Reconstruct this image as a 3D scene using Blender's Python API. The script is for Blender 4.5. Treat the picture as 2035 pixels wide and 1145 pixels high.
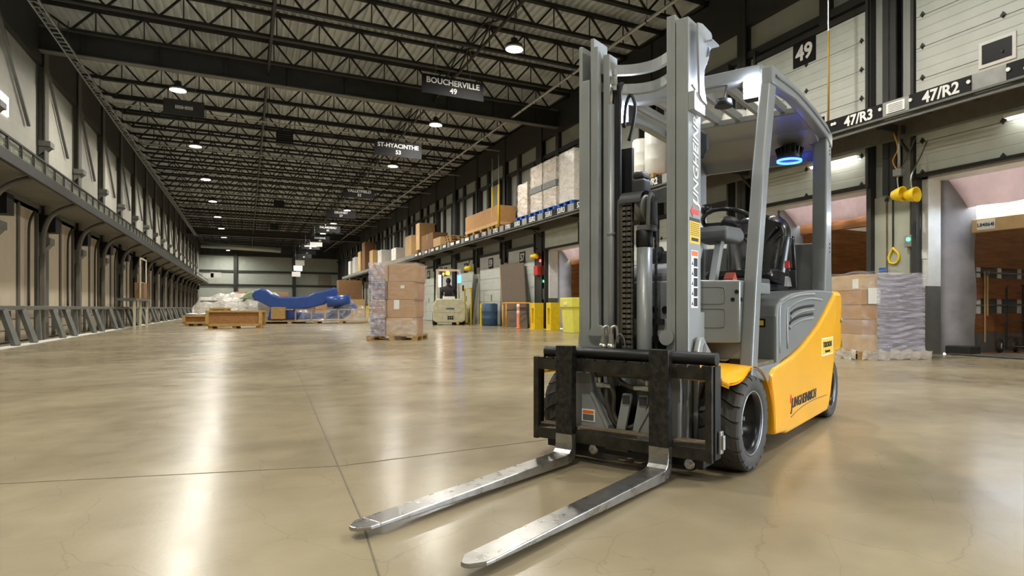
import bpy, bmesh, math, random
from mathutils import Matrix, Vector
R = math.radians
rnd = random.Random(7)
for o in list(bpy.data.objects): bpy.data.objects.remove(o)
C = bpy.context.scene.collection
SC = bpy.context.scene

# ---------------- camera ----------------
YAW = R(27.7); CAMZ = 0.85
cam = bpy.data.cameras.new('camera'); camo = bpy.data.objects.new('camera', cam); C.objects.link(camo)
camo.location = (0, 0, CAMZ); camo.rotation_euler = (R(90), 0, -YAW)
cam.sensor_width = 36.0; cam.lens = 36.0 * 1240 / 2035
cam.shift_x = (1017.5 - 1140) / 2035; cam.shift_y = (612 - 572.5) / 2035
cam.clip_end = 300; cam.clip_start = 0.05
cam.dof.use_dof = True; cam.dof.focus_distance = 3.4; cam.dof.aperture_fstop = 9.0
SC.camera = camo
# ---------------- world (daylight outside the docks) ----------------
w = bpy.data.worlds.new('world'); SC.world = w; w.use_nodes = True
w.node_tree.nodes['Background'].inputs[0].default_value = (0.76, 0.87, 1.0, 1)
w.node_tree.nodes['Background'].inputs[1].default_value = 14.0
# ---------------- exposure ----------------
vs = SC.view_settings
SC.display_settings.display_device = 'sRGB'
vs.view_transform = 'Standard'; vs.look = 'None'; vs.gamma = 1; vs.use_curve_mapping = False
vs.exposure = 0.74
LAMP = 820.0       # ceiling lamp radiance

# ---------------- materials ----------------
MATS = {}
def srgb(c):
    return tuple(((x / 255.0) / 12.92 if x / 255.0 <= 0.04045 else ((x / 255.0 + 0.055) / 1.055) ** 2.4) for x in c) + (1,)
def mat(name, col, rough=.5, metal=0, var=.12, scale=6, bump=0, bscale=40, col2=None, coat=0, trans=0, emit=None, alpha=1, spec=None, ior=None):
    m = bpy.data.materials.new(name); m.use_nodes = True; nt = m.node_tree; b = nt.nodes['Principled BSDF']
    c = srgb(col)
    b.inputs['Base Color'].default_value = c
    b.inputs['Roughness'].default_value = rough; b.inputs['Metallic'].default_value = metal
    if coat: b.inputs['Coat Weight'].default_value = coat; b.inputs['Coat Roughness'].default_value = .12
    if trans: b.inputs['Transmission Weight'].default_value = trans
    if alpha < 1: b.inputs['Alpha'].default_value = alpha
    if spec is not None: b.inputs['Specular IOR Level'].default_value = spec
    if ior: b.inputs['IOR'].default_value = ior
    if emit:
        b.inputs['Emission Color'].default_value = srgb(emit[0]); b.inputs['Emission Strength'].default_value = emit[1]
    if var or col2:
        tc = nt.nodes.new('ShaderNodeTexCoord'); n = nt.nodes.new('ShaderNodeTexNoise'); n.inputs['Scale'].default_value = scale; n.inputs['Detail'].default_value = 6
        nt.links.new(tc.outputs['Object'], n.inputs['Vector'])
        r = nt.nodes.new('ShaderNodeValToRGB'); r.color_ramp.elements[0].position = .32; r.color_ramp.elements[1].position = .68
        c2 = srgb(col2) if col2 else tuple(x * (1 - var) for x in c[:3]) + (1,)
        c1 = c if col2 else tuple(min(1, x * (1 + var)) for x in c[:3]) + (1,)
        r.color_ramp.elements[0].color = c2; r.color_ramp.elements[1].color = c1
        nt.links.new(n.outputs['Fac'], r.inputs['Fac']); nt.links.new(r.outputs['Color'], b.inputs['Base Color'])
        mr = nt.nodes.new('ShaderNodeMapRange'); mr.inputs['To Min'].default_value = max(.03, rough - .08); mr.inputs['To Max'].default_value = min(1, rough + .1)
        nt.links.new(n.outputs['Fac'], mr.inputs['Value']); nt.links.new(mr.outputs['Result'], b.inputs['Roughness'])
    if bump:
        tc2 = nt.nodes.new('ShaderNodeTexCoord'); n2 = nt.nodes.new('ShaderNodeTexNoise'); n2.inputs['Scale'].default_value = bscale; n2.inputs['Detail'].default_value = 4
        nt.links.new(tc2.outputs['Object'], n2.inputs['Vector'])
        bp = nt.nodes.new('ShaderNodeBump'); bp.inputs['Strength'].default_value = bump; bp.inputs['Distance'].default_value = .02
        nt.links.new(n2.outputs['Fac'], bp.inputs['Height']); nt.links.new(bp.outputs['Normal'], b.inputs['Normal'])
    MATS[name] = m
    return m
def emi(name, col, s):
    m = bpy.data.materials.new(name); m.use_nodes = True; nt = m.node_tree
    nt.nodes.remove(nt.nodes['Principled BSDF'])
    e = nt.nodes.new('ShaderNodeEmission'); e.inputs[0].default_value = srgb(col); e.inputs[1].default_value = s
    nt.links.new(e.outputs[0], nt.nodes['Material Output'].inputs[0]); MATS[name] = m
    return m
def film(name, tint, rough, density, bump=.5, bscale=18, zs=2.2, lo=.5):
    """stretch wrap: thin glossy film mixed with transparency"""
    m = bpy.data.materials.new(name); m.use_nodes = True; nt = m.node_tree
    b = nt.nodes['Principled BSDF']; b.inputs['Base Color'].default_value = srgb(tint); b.inputs['Roughness'].default_value = rough
    b.inputs['Specular IOR Level'].default_value = .9
    tr = nt.nodes.new('ShaderNodeBsdfTransparent'); mx = nt.nodes.new('ShaderNodeMixShader')
    tc = nt.nodes.new('ShaderNodeTexCoord'); mp = nt.nodes.new('ShaderNodeMapping'); mp.inputs['Scale'].default_value = (1, 1, zs)
    n = nt.nodes.new('ShaderNodeTexNoise'); n.inputs['Scale'].default_value = bscale; n.inputs['Detail'].default_value = 3; n.inputs['Distortion'].default_value = 1.2
    nt.links.new(tc.outputs['Object'], mp.inputs['Vector']); nt.links.new(mp.outputs['Vector'], n.inputs['Vector'])
    bp = nt.nodes.new('ShaderNodeBump'); bp.inputs['Strength'].default_value = bump; bp.inputs['Distance'].default_value = .03
    nt.links.new(n.outputs['Fac'], bp.inputs['Height']); nt.links.new(bp.outputs['Normal'], b.inputs['Normal'])
    mr = nt.nodes.new('ShaderNodeMapRange'); mr.inputs['From Min'].default_value = .35; mr.inputs['From Max'].default_value = .7
    mr.inputs['To Min'].default_value = density * lo; mr.inputs['To Max'].default_value = min(1, density * 1.7)
    nt.links.new(n.outputs['Fac'], mr.inputs['Value']); nt.links.new(mr.outputs['Result'], mx.inputs['Fac'])
    nt.links.new(tr.outputs[0], mx.inputs[1]); nt.links.new(b.outputs[0], mx.inputs[2])
    nt.links.new(mx.outputs[0], nt.nodes['Material Output'].inputs[0]); MATS[name] = m
    return m
def grooved(name, col, period, axis=2, rough=.5, depth=.25, wdt=.08):
    """sheet with fine pressed ribs repeated along one object axis"""
    m = mat(name, col, rough, var=.06, scale=2.5); nt = m.node_tree; b = nt.nodes['Principled BSDF']
    tc = nt.nodes.new('ShaderNodeTexCoord'); sp = nt.nodes.new('ShaderNodeSeparateXYZ'); nt.links.new(tc.outputs['Object'], sp.inputs[0])
    d = nt.nodes.new('ShaderNodeMath'); d.operation = 'DIVIDE'; d.inputs[1].default_value = period; nt.links.new(sp.outputs[axis], d.inputs[0])
    f = nt.nodes.new('ShaderNodeMath'); f.operation = 'FRACT'; nt.links.new(d.outputs[0], f.inputs[0])
    r = nt.nodes.new('ShaderNodeValToRGB'); e = r.color_ramp.elements
    e[0].position = 0; e[0].color = (0, 0, 0, 1); e[1].position = wdt; e[1].color = (1, 1, 1, 1); k = e.new(1 - wdt); k.color = (1, 1, 1, 1); k = e.new(1); k.color = (0, 0, 0, 1)
    nt.links.new(f.outputs[0], r.inputs['Fac'])
    bp = nt.nodes.new('ShaderNodeBump'); bp.inputs['Strength'].default_value = depth; bp.inputs['Distance'].default_value = .02
    nt.links.new(r.outputs['Color'], bp.inputs['Height']); nt.links.new(bp.outputs['Normal'], b.inputs['Normal'])
    return m
def wood(name, c1, c2, axis=(1, 12, 12), rough=.6, scale=3):
    m = mat(name, c1, rough, var=0); nt = m.node_tree; b = nt.nodes['Principled BSDF']
    tc = nt.nodes.new('ShaderNodeTexCoord'); mp = nt.nodes.new('ShaderNodeMapping'); mp.inputs['Scale'].default_value = axis
    n = nt.nodes.new('ShaderNodeTexNoise'); n.inputs['Scale'].default_value = scale; n.inputs['Detail'].default_value = 6; n.inputs['Distortion'].default_value = .8
    nt.links.new(tc.outputs['Object'], mp.inputs['Vector']); nt.links.new(mp.outputs['Vector'], n.inputs['Vector'])
    r = nt.nodes.new('ShaderNodeValToRGB'); r.color_ramp.elements[0].position = .3; r.color_ramp.elements[1].position = .7
    r.color_ramp.elements[0].color = srgb(c2); r.color_ramp.elements[1].color = srgb(c1)
    nt.links.new(n.outputs['Fac'], r.inputs['Fac']); nt.links.new(r.outputs['Color'], b.inputs['Base Color'])
    return m

# polished concrete
def concrete():
    m = bpy.data.materials.new('polished_concrete'); m.use_nodes = True; nt = m.node_tree; b = nt.nodes['Principled BSDF']
    tc = nt.nodes.new('ShaderNodeTexCoord')
    def noise(s, det=6, dist=0):
        n = nt.nodes.new('ShaderNodeTexNoise'); n.inputs['Scale'].default_value = s; n.inputs['Detail'].default_value = det; n.inputs['Distortion'].default_value = dist
        nt.links.new(tc.outputs['Object'], n.inputs['Vector']); return n
    n1 = noise(.55, 5, .6); n2 = noise(3.5, 8, .4); n3 = noise(40, 3)
    r = nt.nodes.new('ShaderNodeValToRGB'); e = r.color_ramp.elements
    e[0].position = .3; e[0].color = srgb((134, 121, 96)); e[1].position = .7; e[1].color = srgb((168, 156, 129))
    nt.links.new(n1.outputs['Fac'], r.inputs['Fac'])
    r2 = nt.nodes.new('ShaderNodeValToRGB'); e = r2.color_ramp.elements
    e[0].position = .3; e[0].color = (.88, .875, .86, 1); e[1].position = .72; e[1].color = (1.05, 1.05, 1.05, 1)
    nt.links.new(n2.outputs['Fac'], r2.inputs['Fac'])
    mx = nt.nodes.new('ShaderNodeMix'); mx.data_type = 'RGBA'; mx.blend_type = 'MULTIPLY'; mx.inputs['Factor'].default_value = .75
    nt.links.new(r.outputs['Color'], mx.inputs['A']); nt.links.new(r2.outputs['Color'], mx.inputs['B'])
    # hairline crazing
    vo = nt.nodes.new('ShaderNodeTexVoronoi'); vo.feature = 'DISTANCE_TO_EDGE'; vo.inputs['Scale'].default_value = 2.2
    mpv = nt.nodes.new('ShaderNodeMix'); mpv.data_type = 'RGBA'; mpv.inputs['Factor'].default_value = .12
    nt.links.new(tc.outputs['Object'], mpv.inputs['A']); nt.links.new(n2.outputs['Color'], mpv.inputs['B']); nt.links.new(mpv.outputs['Result'], vo.inputs['Vector'])
    cr = nt.nodes.new('ShaderNodeMapRange'); cr.inputs['From Min'].default_value = 0; cr.inputs['From Max'].default_value = .006; cr.inputs['To Min'].default_value = .86; cr.inputs['To Max'].default_value = 1
    nt.links.new(vo.outputs['Distance'], cr.inputs['Value'])
    mx2 = nt.nodes.new('ShaderNodeMix'); mx2.data_type = 'RGBA'; mx2.blend_type = 'MULTIPLY'; mx2.inputs['Factor'].default_value = 1
    nt.links.new(mx.outputs['Result'], mx2.inputs['A']); nt.links.new(cr.outputs['Result'], mx2.inputs['B'])
    nt.links.new(mx2.outputs['Result'], b.inputs['Base Color'])
    mr = nt.nodes.new('ShaderNodeMapRange'); mr.inputs['From Min'].default_value = .3; mr.inputs['From Max'].default_value = .7; mr.inputs['To Min'].default_value = .21; mr.inputs['To Max'].default_value = .27
    nt.links.new(n2.outputs['Fac'], mr.inputs['Value']); nt.links.new(mr.outputs['Result'], b.inputs['Roughness'])
    b.inputs['Specular IOR Level'].default_value = .2
    bp = nt.nodes.new('ShaderNodeBump'); bp.inputs['Strength'].default_value = .05; bp.inputs['Distance'].default_value = .01
    nt.links.new(n3.outputs['Fac'], bp.inputs['Height']); nt.links.new(bp.outputs['Normal'], b.inputs['Normal'])
    MATS['concrete'] = m
concrete()
mat('deck', (196, 203, 206), .5, .1, var=.15, scale=1.5)
mat('steel_dark', (52, 52, 50), .55, .2, var=.15, scale=3)
mat('steel_black', (38, 37, 34), .5, .3, var=.2, scale=3)
mat('col_grey', (98, 94, 84), .6, .1, var=.15, scale=3)
mat('pole_tan', (170, 136, 64), .5, var=.1)
mat('steel_mid', (104, 104, 98), .5, .2, var=.12)
mat('galv', (170, 172, 168), .35, .8, var=.1)
mat('chrome', (215, 215, 215), .15, 1, var=0)
grooved('wall_liner', (160, 163, 155), .3, 1, .55, .25, .04)
grooved('end_liner', (176, 182, 172), 1.0, 0, .55, .2, .02)
mat('wall_block', (170, 172, 156), .7, var=.08, scale=2, bump=.15, bscale=8)
grooved('door_white', (194, 200, 192), .17, 2, .45, .5, .05)
grooved('door_grey', (166, 164, 152), .22, 2, .6, .3, .04)
grooved('door_old', (158, 146, 124), .22, 2, .6, .4, .05)
grooved('door_cream', (190, 176, 152), .4, 1, .55, .2, .03)
mat('frame_white', (225, 225, 220), .5, var=.05)
mat('wall_grey', (120, 118, 110), .7, var=.15, scale=2)
mat('black', (14, 14, 14), .5, var=0, spec=.25)
mat('sign_black', (16, 16, 18), .6, var=0, spec=.25)
mat('sign_white', (235, 235, 230), .5, var=0)
mat('ink', (25, 25, 30), .6, var=0)
mat('fascia', (150, 152, 148), .5, .1, var=.12)
mat('paper', (240, 240, 236), .7, var=0)
mat('curtain', (150, 128, 118), .75, var=.22, scale=3, bump=.4, bscale=3)
mat('curtain_grey', (110, 106, 104), .6, var=.25, scale=2.5, bump=.5, bscale=3)
mat('rubber', (40, 38, 35), .75, var=.2, scale=12, bump=.1, bscale=60)
mat('tyre', (66, 64, 60), .72, var=.18, scale=9, bump=.12, bscale=50)
mat('rim', (52, 52, 54), .28, .6, var=.2)
mat('fl_grey', (123, 126, 125), .38, .15, var=.07, scale=5, coat=.25)
mat('fl_grey_dark', (98, 99, 97), .5, .1, var=.1, scale=5)
mat('mast_grey', (147, 150, 148), .38, .2, var=.08, scale=4)
mat('fl_yellow', (246, 178, 22), .32, 0, var=.05, scale=4, coat=.4)
mat('fl_black', (26, 26, 26), .45, .2, var=.3, scale=8)
mat('fork_black', (62, 60, 56), .4, .5, var=.35, scale=38, bump=.2, bscale=40, col2=(28, 28, 27))
mat('fork_steel', (172, 170, 165), .28, .9, var=.1, scale=16, bump=.04, bscale=70, col2=(152, 149, 143))
mat('carriage_black', (36, 35, 33), .42, .5, var=.3, scale=14, bump=.15, bscale=40, col2=(66, 62, 52))
mat('rust_ledge', (120, 104, 80), .8, .1, var=.25, scale=20)
mat('brass', (182, 180, 170), .3, .9, var=.1)
mat('hose', (70, 66, 56), .6, var=.2, scale=20)
mat('chain_steel', (138, 134, 122), .35, .9, var=.2, scale=30)
mat('vinyl', (22, 22, 22), .28, var=.1, scale=8)
mat('plastic_dark', (48, 48, 50), .5, var=.08)
mat('plastic_grey', (92, 92, 90), .55, var=.08)
mat('decal_orange', (236, 120, 40), .5, var=0)
mat('decal_yellow', (244, 196, 40), .5, var=0)
mat('decal_navy', (40, 44, 62), .5, var=0)
mat('decal_red', (226, 64, 48), .5, var=0)
mat('red', (190, 50, 30), .5, var=.1)
mat('orange_strap', (164, 62, 34), .7, var=.15)
mat('safety_yellow', (240, 205, 30), .5, var=.08)
mat('safety_orange', (232, 160, 40), .5, var=.08)
mat('cone_orange', (236, 128, 70), .6, var=.06)
mat('blue_drum', (58, 88, 118), .5, var=.1)
mat('bin_yellow', (232, 226, 96), .5, var=.06)
mat('white_plastic', (232, 232, 226), .45, var=.05)
mat('cream_paint', (206, 200, 170), .5, var=.12, scale=6)
mat('jacket', (34, 30, 30), .85, var=.2)
mat('skin', (190, 140, 110), .6, var=0)
mat('hivis_white', (230, 235, 240), .6, var=0)
mat('glass', (200, 215, 220), .05, 0, var=0, trans=.9)
mat('mirror', (180, 185, 190), .05, 1, var=0)
mat('pallet_blue', (30, 96, 190), .6, var=.15)
mat('blue_part', (46, 82, 160), .35, var=.12, scale=4, coat=.3)
mat('green_film', (166, 188, 150), .4, var=.2)
mat('guard_sheet', (178, 184, 158), .5, var=.25, scale=9)
mat('machine_grey', (120, 124, 122), .5, .2, var=.2)
mat('joint_fill', (104, 96, 78), .7, var=.2, scale=10)
mat('rubber_mat', (104, 90, 76), .75, var=.08, scale=4)
wood('ply', (168, 112, 60), (120, 74, 36), (1, 1, 9), .55, 1.6)
wood('ply_dark', (156, 104, 64), (118, 76, 46), (1, 1, 9), .55, 1.6)
wood('pallet_wood', (198, 164, 104), (150, 116, 66), (2, 14, 14), .75, 3)
wood('crate_wood', (206, 172, 104), (170, 130, 70), (2, 10, 10), .7, 3)
wood('crate_panel', (176, 128, 78), (146, 102, 58), (6, 1, 8), .7, 2)
wood('deck_wood', (190, 120, 66), (140, 84, 44), (8, 2, 2), .7, 2)
mat('cardboard', (186, 142, 92), .8, var=.08, scale=5)
mat('cardboard_lt', (204, 170, 120), .8, var=.08, scale=5)
mat('cardboard_dk', (132, 98, 66), .8, var=.1, scale=5)
mat('cardboard_pink', (190, 148, 118), .75, var=.06, scale=4)
mat('tape', (196, 150, 96), .3, var=.03)
mat('purple_film', (112, 104, 116), .5, var=.25, scale=5)
film('wrap', (232, 232, 236), .16, .17, .8, 2.5)
film('wrap_heavy', (238, 232, 222), .2, .5, 1.0, 3.5, 2.2, 1.0)
film('wrap_purple', (224, 220, 240), .13, .42, 1.0, 2.2, 9)
def translucent(name, base, amt, col):
    m = MATS[base].copy(); m.name = name; nt = m.node_tree; out = nt.nodes['Material Output']; b = nt.nodes['Principled BSDF']
    tr = nt.nodes.new('ShaderNodeBsdfTranslucent'); tr.inputs[0].default_value = srgb(col); mx = nt.nodes.new('ShaderNodeMixShader'); mx.inputs[0].default_value = amt
    nt.links.new(b.outputs[0], mx.inputs[1]); nt.links.new(tr.outputs[0], mx.inputs[2]); nt.links.new(mx.outputs[0], out.inputs[0]); MATS[name] = m
translucent('curtain', 'curtain', .05, (214, 176, 164)); translucent('curtain_grey', 'curtain_grey', .03, (190, 176, 172)); translucent('roof_sheet', 'frame_white', .11, (250, 236, 214))
emi('led', (255, 251, 240), LAMP)
emi('headlight', (226, 234, 255), 260)
emi('blue_glow', (50, 90, 255), 6)
emi('green_led', (60, 255, 140), 5)
emi('red_led', (255, 60, 40), 5)
emi('amber', (255, 130, 40), 7)
emi('white_lamp', (255, 250, 240), 9)
emi('blue_lamp', (60, 110, 255), 5)

# ---------------- mesh helpers ----------------
class MB:
    def __init__(s): s.v = []; s.f = []; s.sm = []
    def add(s, vs, fs, sm=False):
        b = len(s.v); s.v += [tuple(p) for p in vs]; s.f += [tuple(b + i for i in f) for f in fs]; s.sm += [sm] * len(fs); return s
    def box(s, x0, x1, y0, y1, z0, z1):
        v = [(x, y, z) for z in (z0, z1) for y in (y0, y1) for x in (x0, x1)]
        return s.add(v, [(0, 2, 3, 1), (4, 5, 7, 6), (0, 1, 5, 4), (2, 6, 7, 3), (0, 4, 6, 2), (1, 3, 7, 5)])
    def bar(s, p, q, w, h=None, up=(0, 0, 1)):
        """rectangular bar from p to q; w across, h along 'up'"""
        h = h or w; p = Vector(p); q = Vector(q); d = (q - p).normalized(); u = Vector(up)
        if abs(d.dot(u)) > .98: u = Vector((0, 1, 0))
        a = d.cross(u).normalized(); u = a.cross(d).normalized(); a = a * w / 2; u = u * h / 2
        v = [p - a - u, p + a - u, p + a + u, p - a + u, q - a - u, q + a - u, q + a + u, q - a + u]
        return s.add(v, [(3, 2, 1, 0), (4, 5, 6, 7), (0, 1, 5, 4), (1, 2, 6, 5), (2, 3, 7, 6), (3, 0, 4, 7)])
    def cyl(s, p, q, r0, r1=None, n=16, caps=True):
        r1 = r0 if r1 is None else r1
        p = Vector(p); q = Vector(q); d = (q - p).normalized(); u = Vector((0, 0, 1)) if abs(d.z) < .9 else Vector((1, 0, 0))
        a = d.cross(u).normalized(); c = d.cross(a).normalized()
        b = len(s.v)
        for (o, r) in ((p, r0), (q, r1)):
            for i in range(n):
                t = 2 * math.pi * i / n; s.v.append(tuple(o + (a * math.cos(t) + c * math.sin(t)) * r))
        for i in range(n):
            j = (i + 1) % n; s.f.append((b + i, b + j, b + n + j, b + n + i)); s.sm.append(n > 8)
        if caps:
            s.f.append(tuple(b + i for i in range(n))[::-1]); s.f.append(tuple(b + n + i for i in range(n))); s.sm += [False, False]
        return s
    def tube(s, pts, r, n=8, closed=False):
        P = [Vector(p) for p in pts]
        if len(P) >= 4 and not closed and not isinstance(r, (list, tuple)):      # smooth hoses and rods
            Q = []
            for i in range(len(P) - 1):
                p0, p1, p2, p3 = P[max(i - 1, 0)], P[i], P[i + 1], P[min(i + 2, len(P) - 1)]
                for k in range(4):
                    t = k / 4; Q.append(.5 * ((2 * p1) + (p2 - p0) * t + (2 * p0 - 5 * p1 + 4 * p2 - p3) * t * t + (3 * p1 - p0 - 3 * p2 + p3) * t ** 3))
            P = Q + [P[-1]]
        m = len(P); b = len(s.v); prev = None
        for i, p in enumerate(P):
            if closed: d = (P[(i + 1) % m] - P[i - 1])
            else: d = P[min(i + 1, m - 1)] - P[max(i - 1, 0)]
            d.normalize()
            if prev is None:
                u = Vector((0, 0, 1)) if abs(d.z) < .9 else Vector((1, 0, 0)); a = d.cross(u).normalized()
            else:
                a = (prev - d * prev.dot(d)).normalized()
            prev = a; c = d.cross(a)
            rr = r[i] if isinstance(r, (list, tuple)) else r
            for k in range(n):
                t = 2 * math.pi * k / n; s.v.append(tuple(p + (a * math.cos(t) + c * math.sin(t)) * rr))
        for i in range(m if closed else m - 1):
            i2 = (i + 1) % m
            for k in range(n):
                k2 = (k + 1) % n; s.f.append((b + i * n + k, b + i * n + k2, b + i2 * n + k2, b + i2 * n + k)); s.sm.append(n > 5)
        if not closed:
            s.f.append(tuple(b + k for k in range(n))[::-1]); s.f.append(tuple(b + (m - 1) * n + k for k in range(n))); s.sm += [False, False]
        return s
    def prism(s, poly, axis, a, b):
        """2D polygon extruded along axis ('x','y','z') between a and b. poly coords are the two other axes in xyz order"""
        def P(p, t):
            return {'x': (t, p[0], p[1]), 'y': (p[0], t, p[1]), 'z': (p[0], p[1], t)}[axis]
        n = len(poly); v = [P(p, a) for p in poly] + [P(p, b) for p in poly]
        f = [tuple(range(n))[::-1], tuple(range(n, 2 * n))] + [(i, (i + 1) % n, n + (i + 1) % n, n + i) for i in range(n)]
        return s.add(v, f)
    def lathe(s, prof, o, axis='z', n=24, closed=False, cap0=True):
        """prof: (radius, height) pairs around an axis through o"""
        b = len(s.v); m = len(prof); o = Vector(o)
        for (r, h) in prof:
            for i in range(n):
                t = 2 * math.pi * i / n; c, q = r * math.cos(t), r * math.sin(t)
                s.v.append(tuple(o + Vector({'z': (c, q, h), 'x': (h, c, q), 'y': (q, h, c)}[axis])))
        for k in range(m if closed else m - 1):
            k2 = (k + 1) % m
            for i in range(n):
                j = (i + 1) % n; s.f.append((b + k * n + i, b + k * n + j, b + k2 * n + j, b + k2 * n + i)); s.sm.append(True)
        if not closed:
            if cap0: s.f.append(tuple(b + i for i in range(n))[::-1]); s.sm.append(False)
            s.f.append(tuple(b + (m - 1) * n + i for i in range(n))); s.sm.append(False)
        return s
    def grid(s, fn, nu, nv, sm=True):
        v = [fn(i / nu, j / nv) for j in range(nv + 1) for i in range(nu + 1)]
        f = [(j * (nu + 1) + i, j * (nu + 1) + i + 1, (j + 1) * (nu + 1) + i + 1, (j + 1) * (nu + 1) + i) for j in range(nv) for i in range(nu)]
        return s.add(v, f, sm)
    def mesh(s, name, m):
        me = bpy.data.meshes.new(name); me.from_pydata(s.v, [], s.f); me.polygons.foreach_set('use_smooth', s.sm)
        if m: me.materials.append(MATS[m] if isinstance(m, str) else m)
        bm = bmesh.new(); bm.from_mesh(me); bmesh.ops.recalc_face_normals(bm, faces=bm.faces); bm.to_mesh(me); bm.free()
        return me
    def build(s, name, m, parent=None, bevel=0, seg=2, angle=35):
        o = bpy.data.objects.new(name, s.mesh(name, m)); C.objects.link(o); o.parent = parent
        if bevel:
            b = o.modifiers.new('bevel', 'BEVEL'); b.width = bevel; b.segments = seg; b.limit_method = 'ANGLE'; b.angle_limit = R(angle); b.harden_normals = False
        return o
def box(*a): return MB().box(*a)
def tag(o, label, cat, group=None, kind=None):
    if label: o['label'] = label
    if cat: o['category'] = cat
    if group: o['group'] = group
    if kind: o['kind'] = kind
    return o
def struct(o):
    o['kind'] = 'structure'; return o
def lab(o, label):
    o['label'] = label; return o
def thing(name, label, cat, loc=(0, 0, 0), rz=0, group=None):
    o = bpy.data.objects.new(name, None); C.objects.link(o); o.empty_display_size = .2
    o.location = loc; o.rotation_euler = (0, 0, rz)
    return tag(o, label, cat, group)
def inst(name, me, parent, loc=(0, 0, 0), rot=(0, 0, 0), scale=(1, 1, 1)):
    o = bpy.data.objects.new(name, me); C.objects.link(o); o.parent = parent; o.location = loc; o.rotation_euler = rot; o.scale = scale; return o
def copy_tree(root, parent=None):
    c = root.copy(); C.objects.link(c); c.parent = parent
    for ch in list(root.children): copy_tree(ch, c)
    return c
def text(s, size, M, m, parent=None, name='lettering', ext=.002, bold=.012, shear=0, sx=1, align='CENTER'):
    """lettering as thin raised mesh; M maps text x,y,normal into the parent's frame"""
    cu = bpy.data.curves.new('t', 'FONT'); cu.body = s; cu.size = size; cu.align_x = align; cu.align_y = 'CENTER'; cu.extrude = ext; cu.offset = bold * size; cu.shear = shear; cu.resolution_u = 3
    to = bpy.data.objects.new('t', cu); C.objects.link(to)
    bpy.context.view_layer.update()
    dg = bpy.context.evaluated_depsgraph_get()
    me = bpy.data.meshes.new_from_object(to.evaluated_get(dg))
    bpy.data.objects.remove(to); bpy.data.curves.remove(cu)
    me.transform(M @ Matrix.Diagonal((sx, 1, 1, 1))); me.materials.clear(); me.materials.append(MATS[m]); me.name = name
    o = bpy.data.objects.new(name, me); C.objects.link(o); o.parent = parent
    return o
def frame(o, x, y):
    """matrix with origin o, text right = x, text up = y"""
    x = Vector(x).normalized(); y = Vector(y).normalized(); n = x.cross(y)
    return Matrix(((x.x, y.x, n.x, o[0]), (x.y, y.y, n.y, o[1]), (x.z, y.z, n.z, o[2]), (0, 0, 0, 1)))
ORD = ['nearest', 'second nearest', 'third nearest', 'fourth nearest', 'fifth nearest', 'sixth nearest', 'seventh nearest', 'eighth nearest', 'ninth nearest', 'tenth nearest', 'eleventh nearest', 'twelfth nearest', 'thirteenth nearest', 'fourteenth nearest', 'fifteenth nearest', 'sixteenth nearest', 'seventeenth nearest', 'eighteenth nearest', 'nineteenth nearest', 'twentieth nearest', 'twenty-first nearest', 'twenty-second nearest', 'twenty-third nearest', 'twenty-fourth nearest']
# ================= the hall =================
XR, XL, YE, YB, ZD = 11.0, -5.15, 90.0, -14.0, 9.0
fl = struct(box(XL - .3, XR + .74, YB, YE + .3, -.3, 0).build('floor', 'concrete'))
def floor_line(p, q, wd=.007):
    d = Vector(q) - Vector(p); n = Vector((-d.y, d.x, 0)).normalized() * wd / 2; P = Vector(p); Q = Vector(q)
    m = MB(); v = [P - n, Q - n, Q + n, P + n]
    m.add([(a.x, a.y, .0004) for a in v] + [(a.x, a.y, .0018) for a in v], [(3, 2, 1, 0), (4, 5, 6, 7), (0, 1, 5, 4), (1, 2, 6, 5), (2, 3, 7, 6), (3, 0, 4, 7)])
    m.build('control_joint', 'joint_fill', fl)
floor_line((.30, .9, 0), (.41, 2.6, 0)); floor_line((.41, 2.6, 0), (.62, 9.5, 0)); floor_line((.62, 9.5, 0), (.75, 60, 0))
floor_line((XL, 5.05, 0), (.45, 3.55, 0), .004); floor_line((.45, 3.55, 0), (2.6, 3.7, 0), .004); floor_line((XL, 9.6, 0), (XR, 9.6, 0), .005); floor_line((XL, 18, 0), (XR, 18, 0), .008)

# roof deck: fluted steel sheet, flutes along the hall
m = MB(); pts = []; x = XL - .3; per = .2
while x < XR + .3:
    pts += [(x, ZD), (x + .07, ZD), (x + .09, ZD + .075), (x + .18, ZD + .075)]; x += per
n = len(pts)
m.v = [(p[0], YB, p[1]) for p in pts] + [(p[0], YE, p[1]) for p in pts]; m.f = [(i, i + 1, n + i + 1, n + i) for i in range(n - 1)]; m.sm = [False] * (n - 1)
struct(m.build('ceiling', 'deck'))
struct(box(XL - .4, XR + .4, YB - .2, YE + .4, ZD + .1, ZD + .25).build('ceiling', 'steel_dark'))
struct(box(XL - .3, XR + .3, YB - .2, YB, 0, ZD + .1).build('wall_back', 'wall_grey'))

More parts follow.
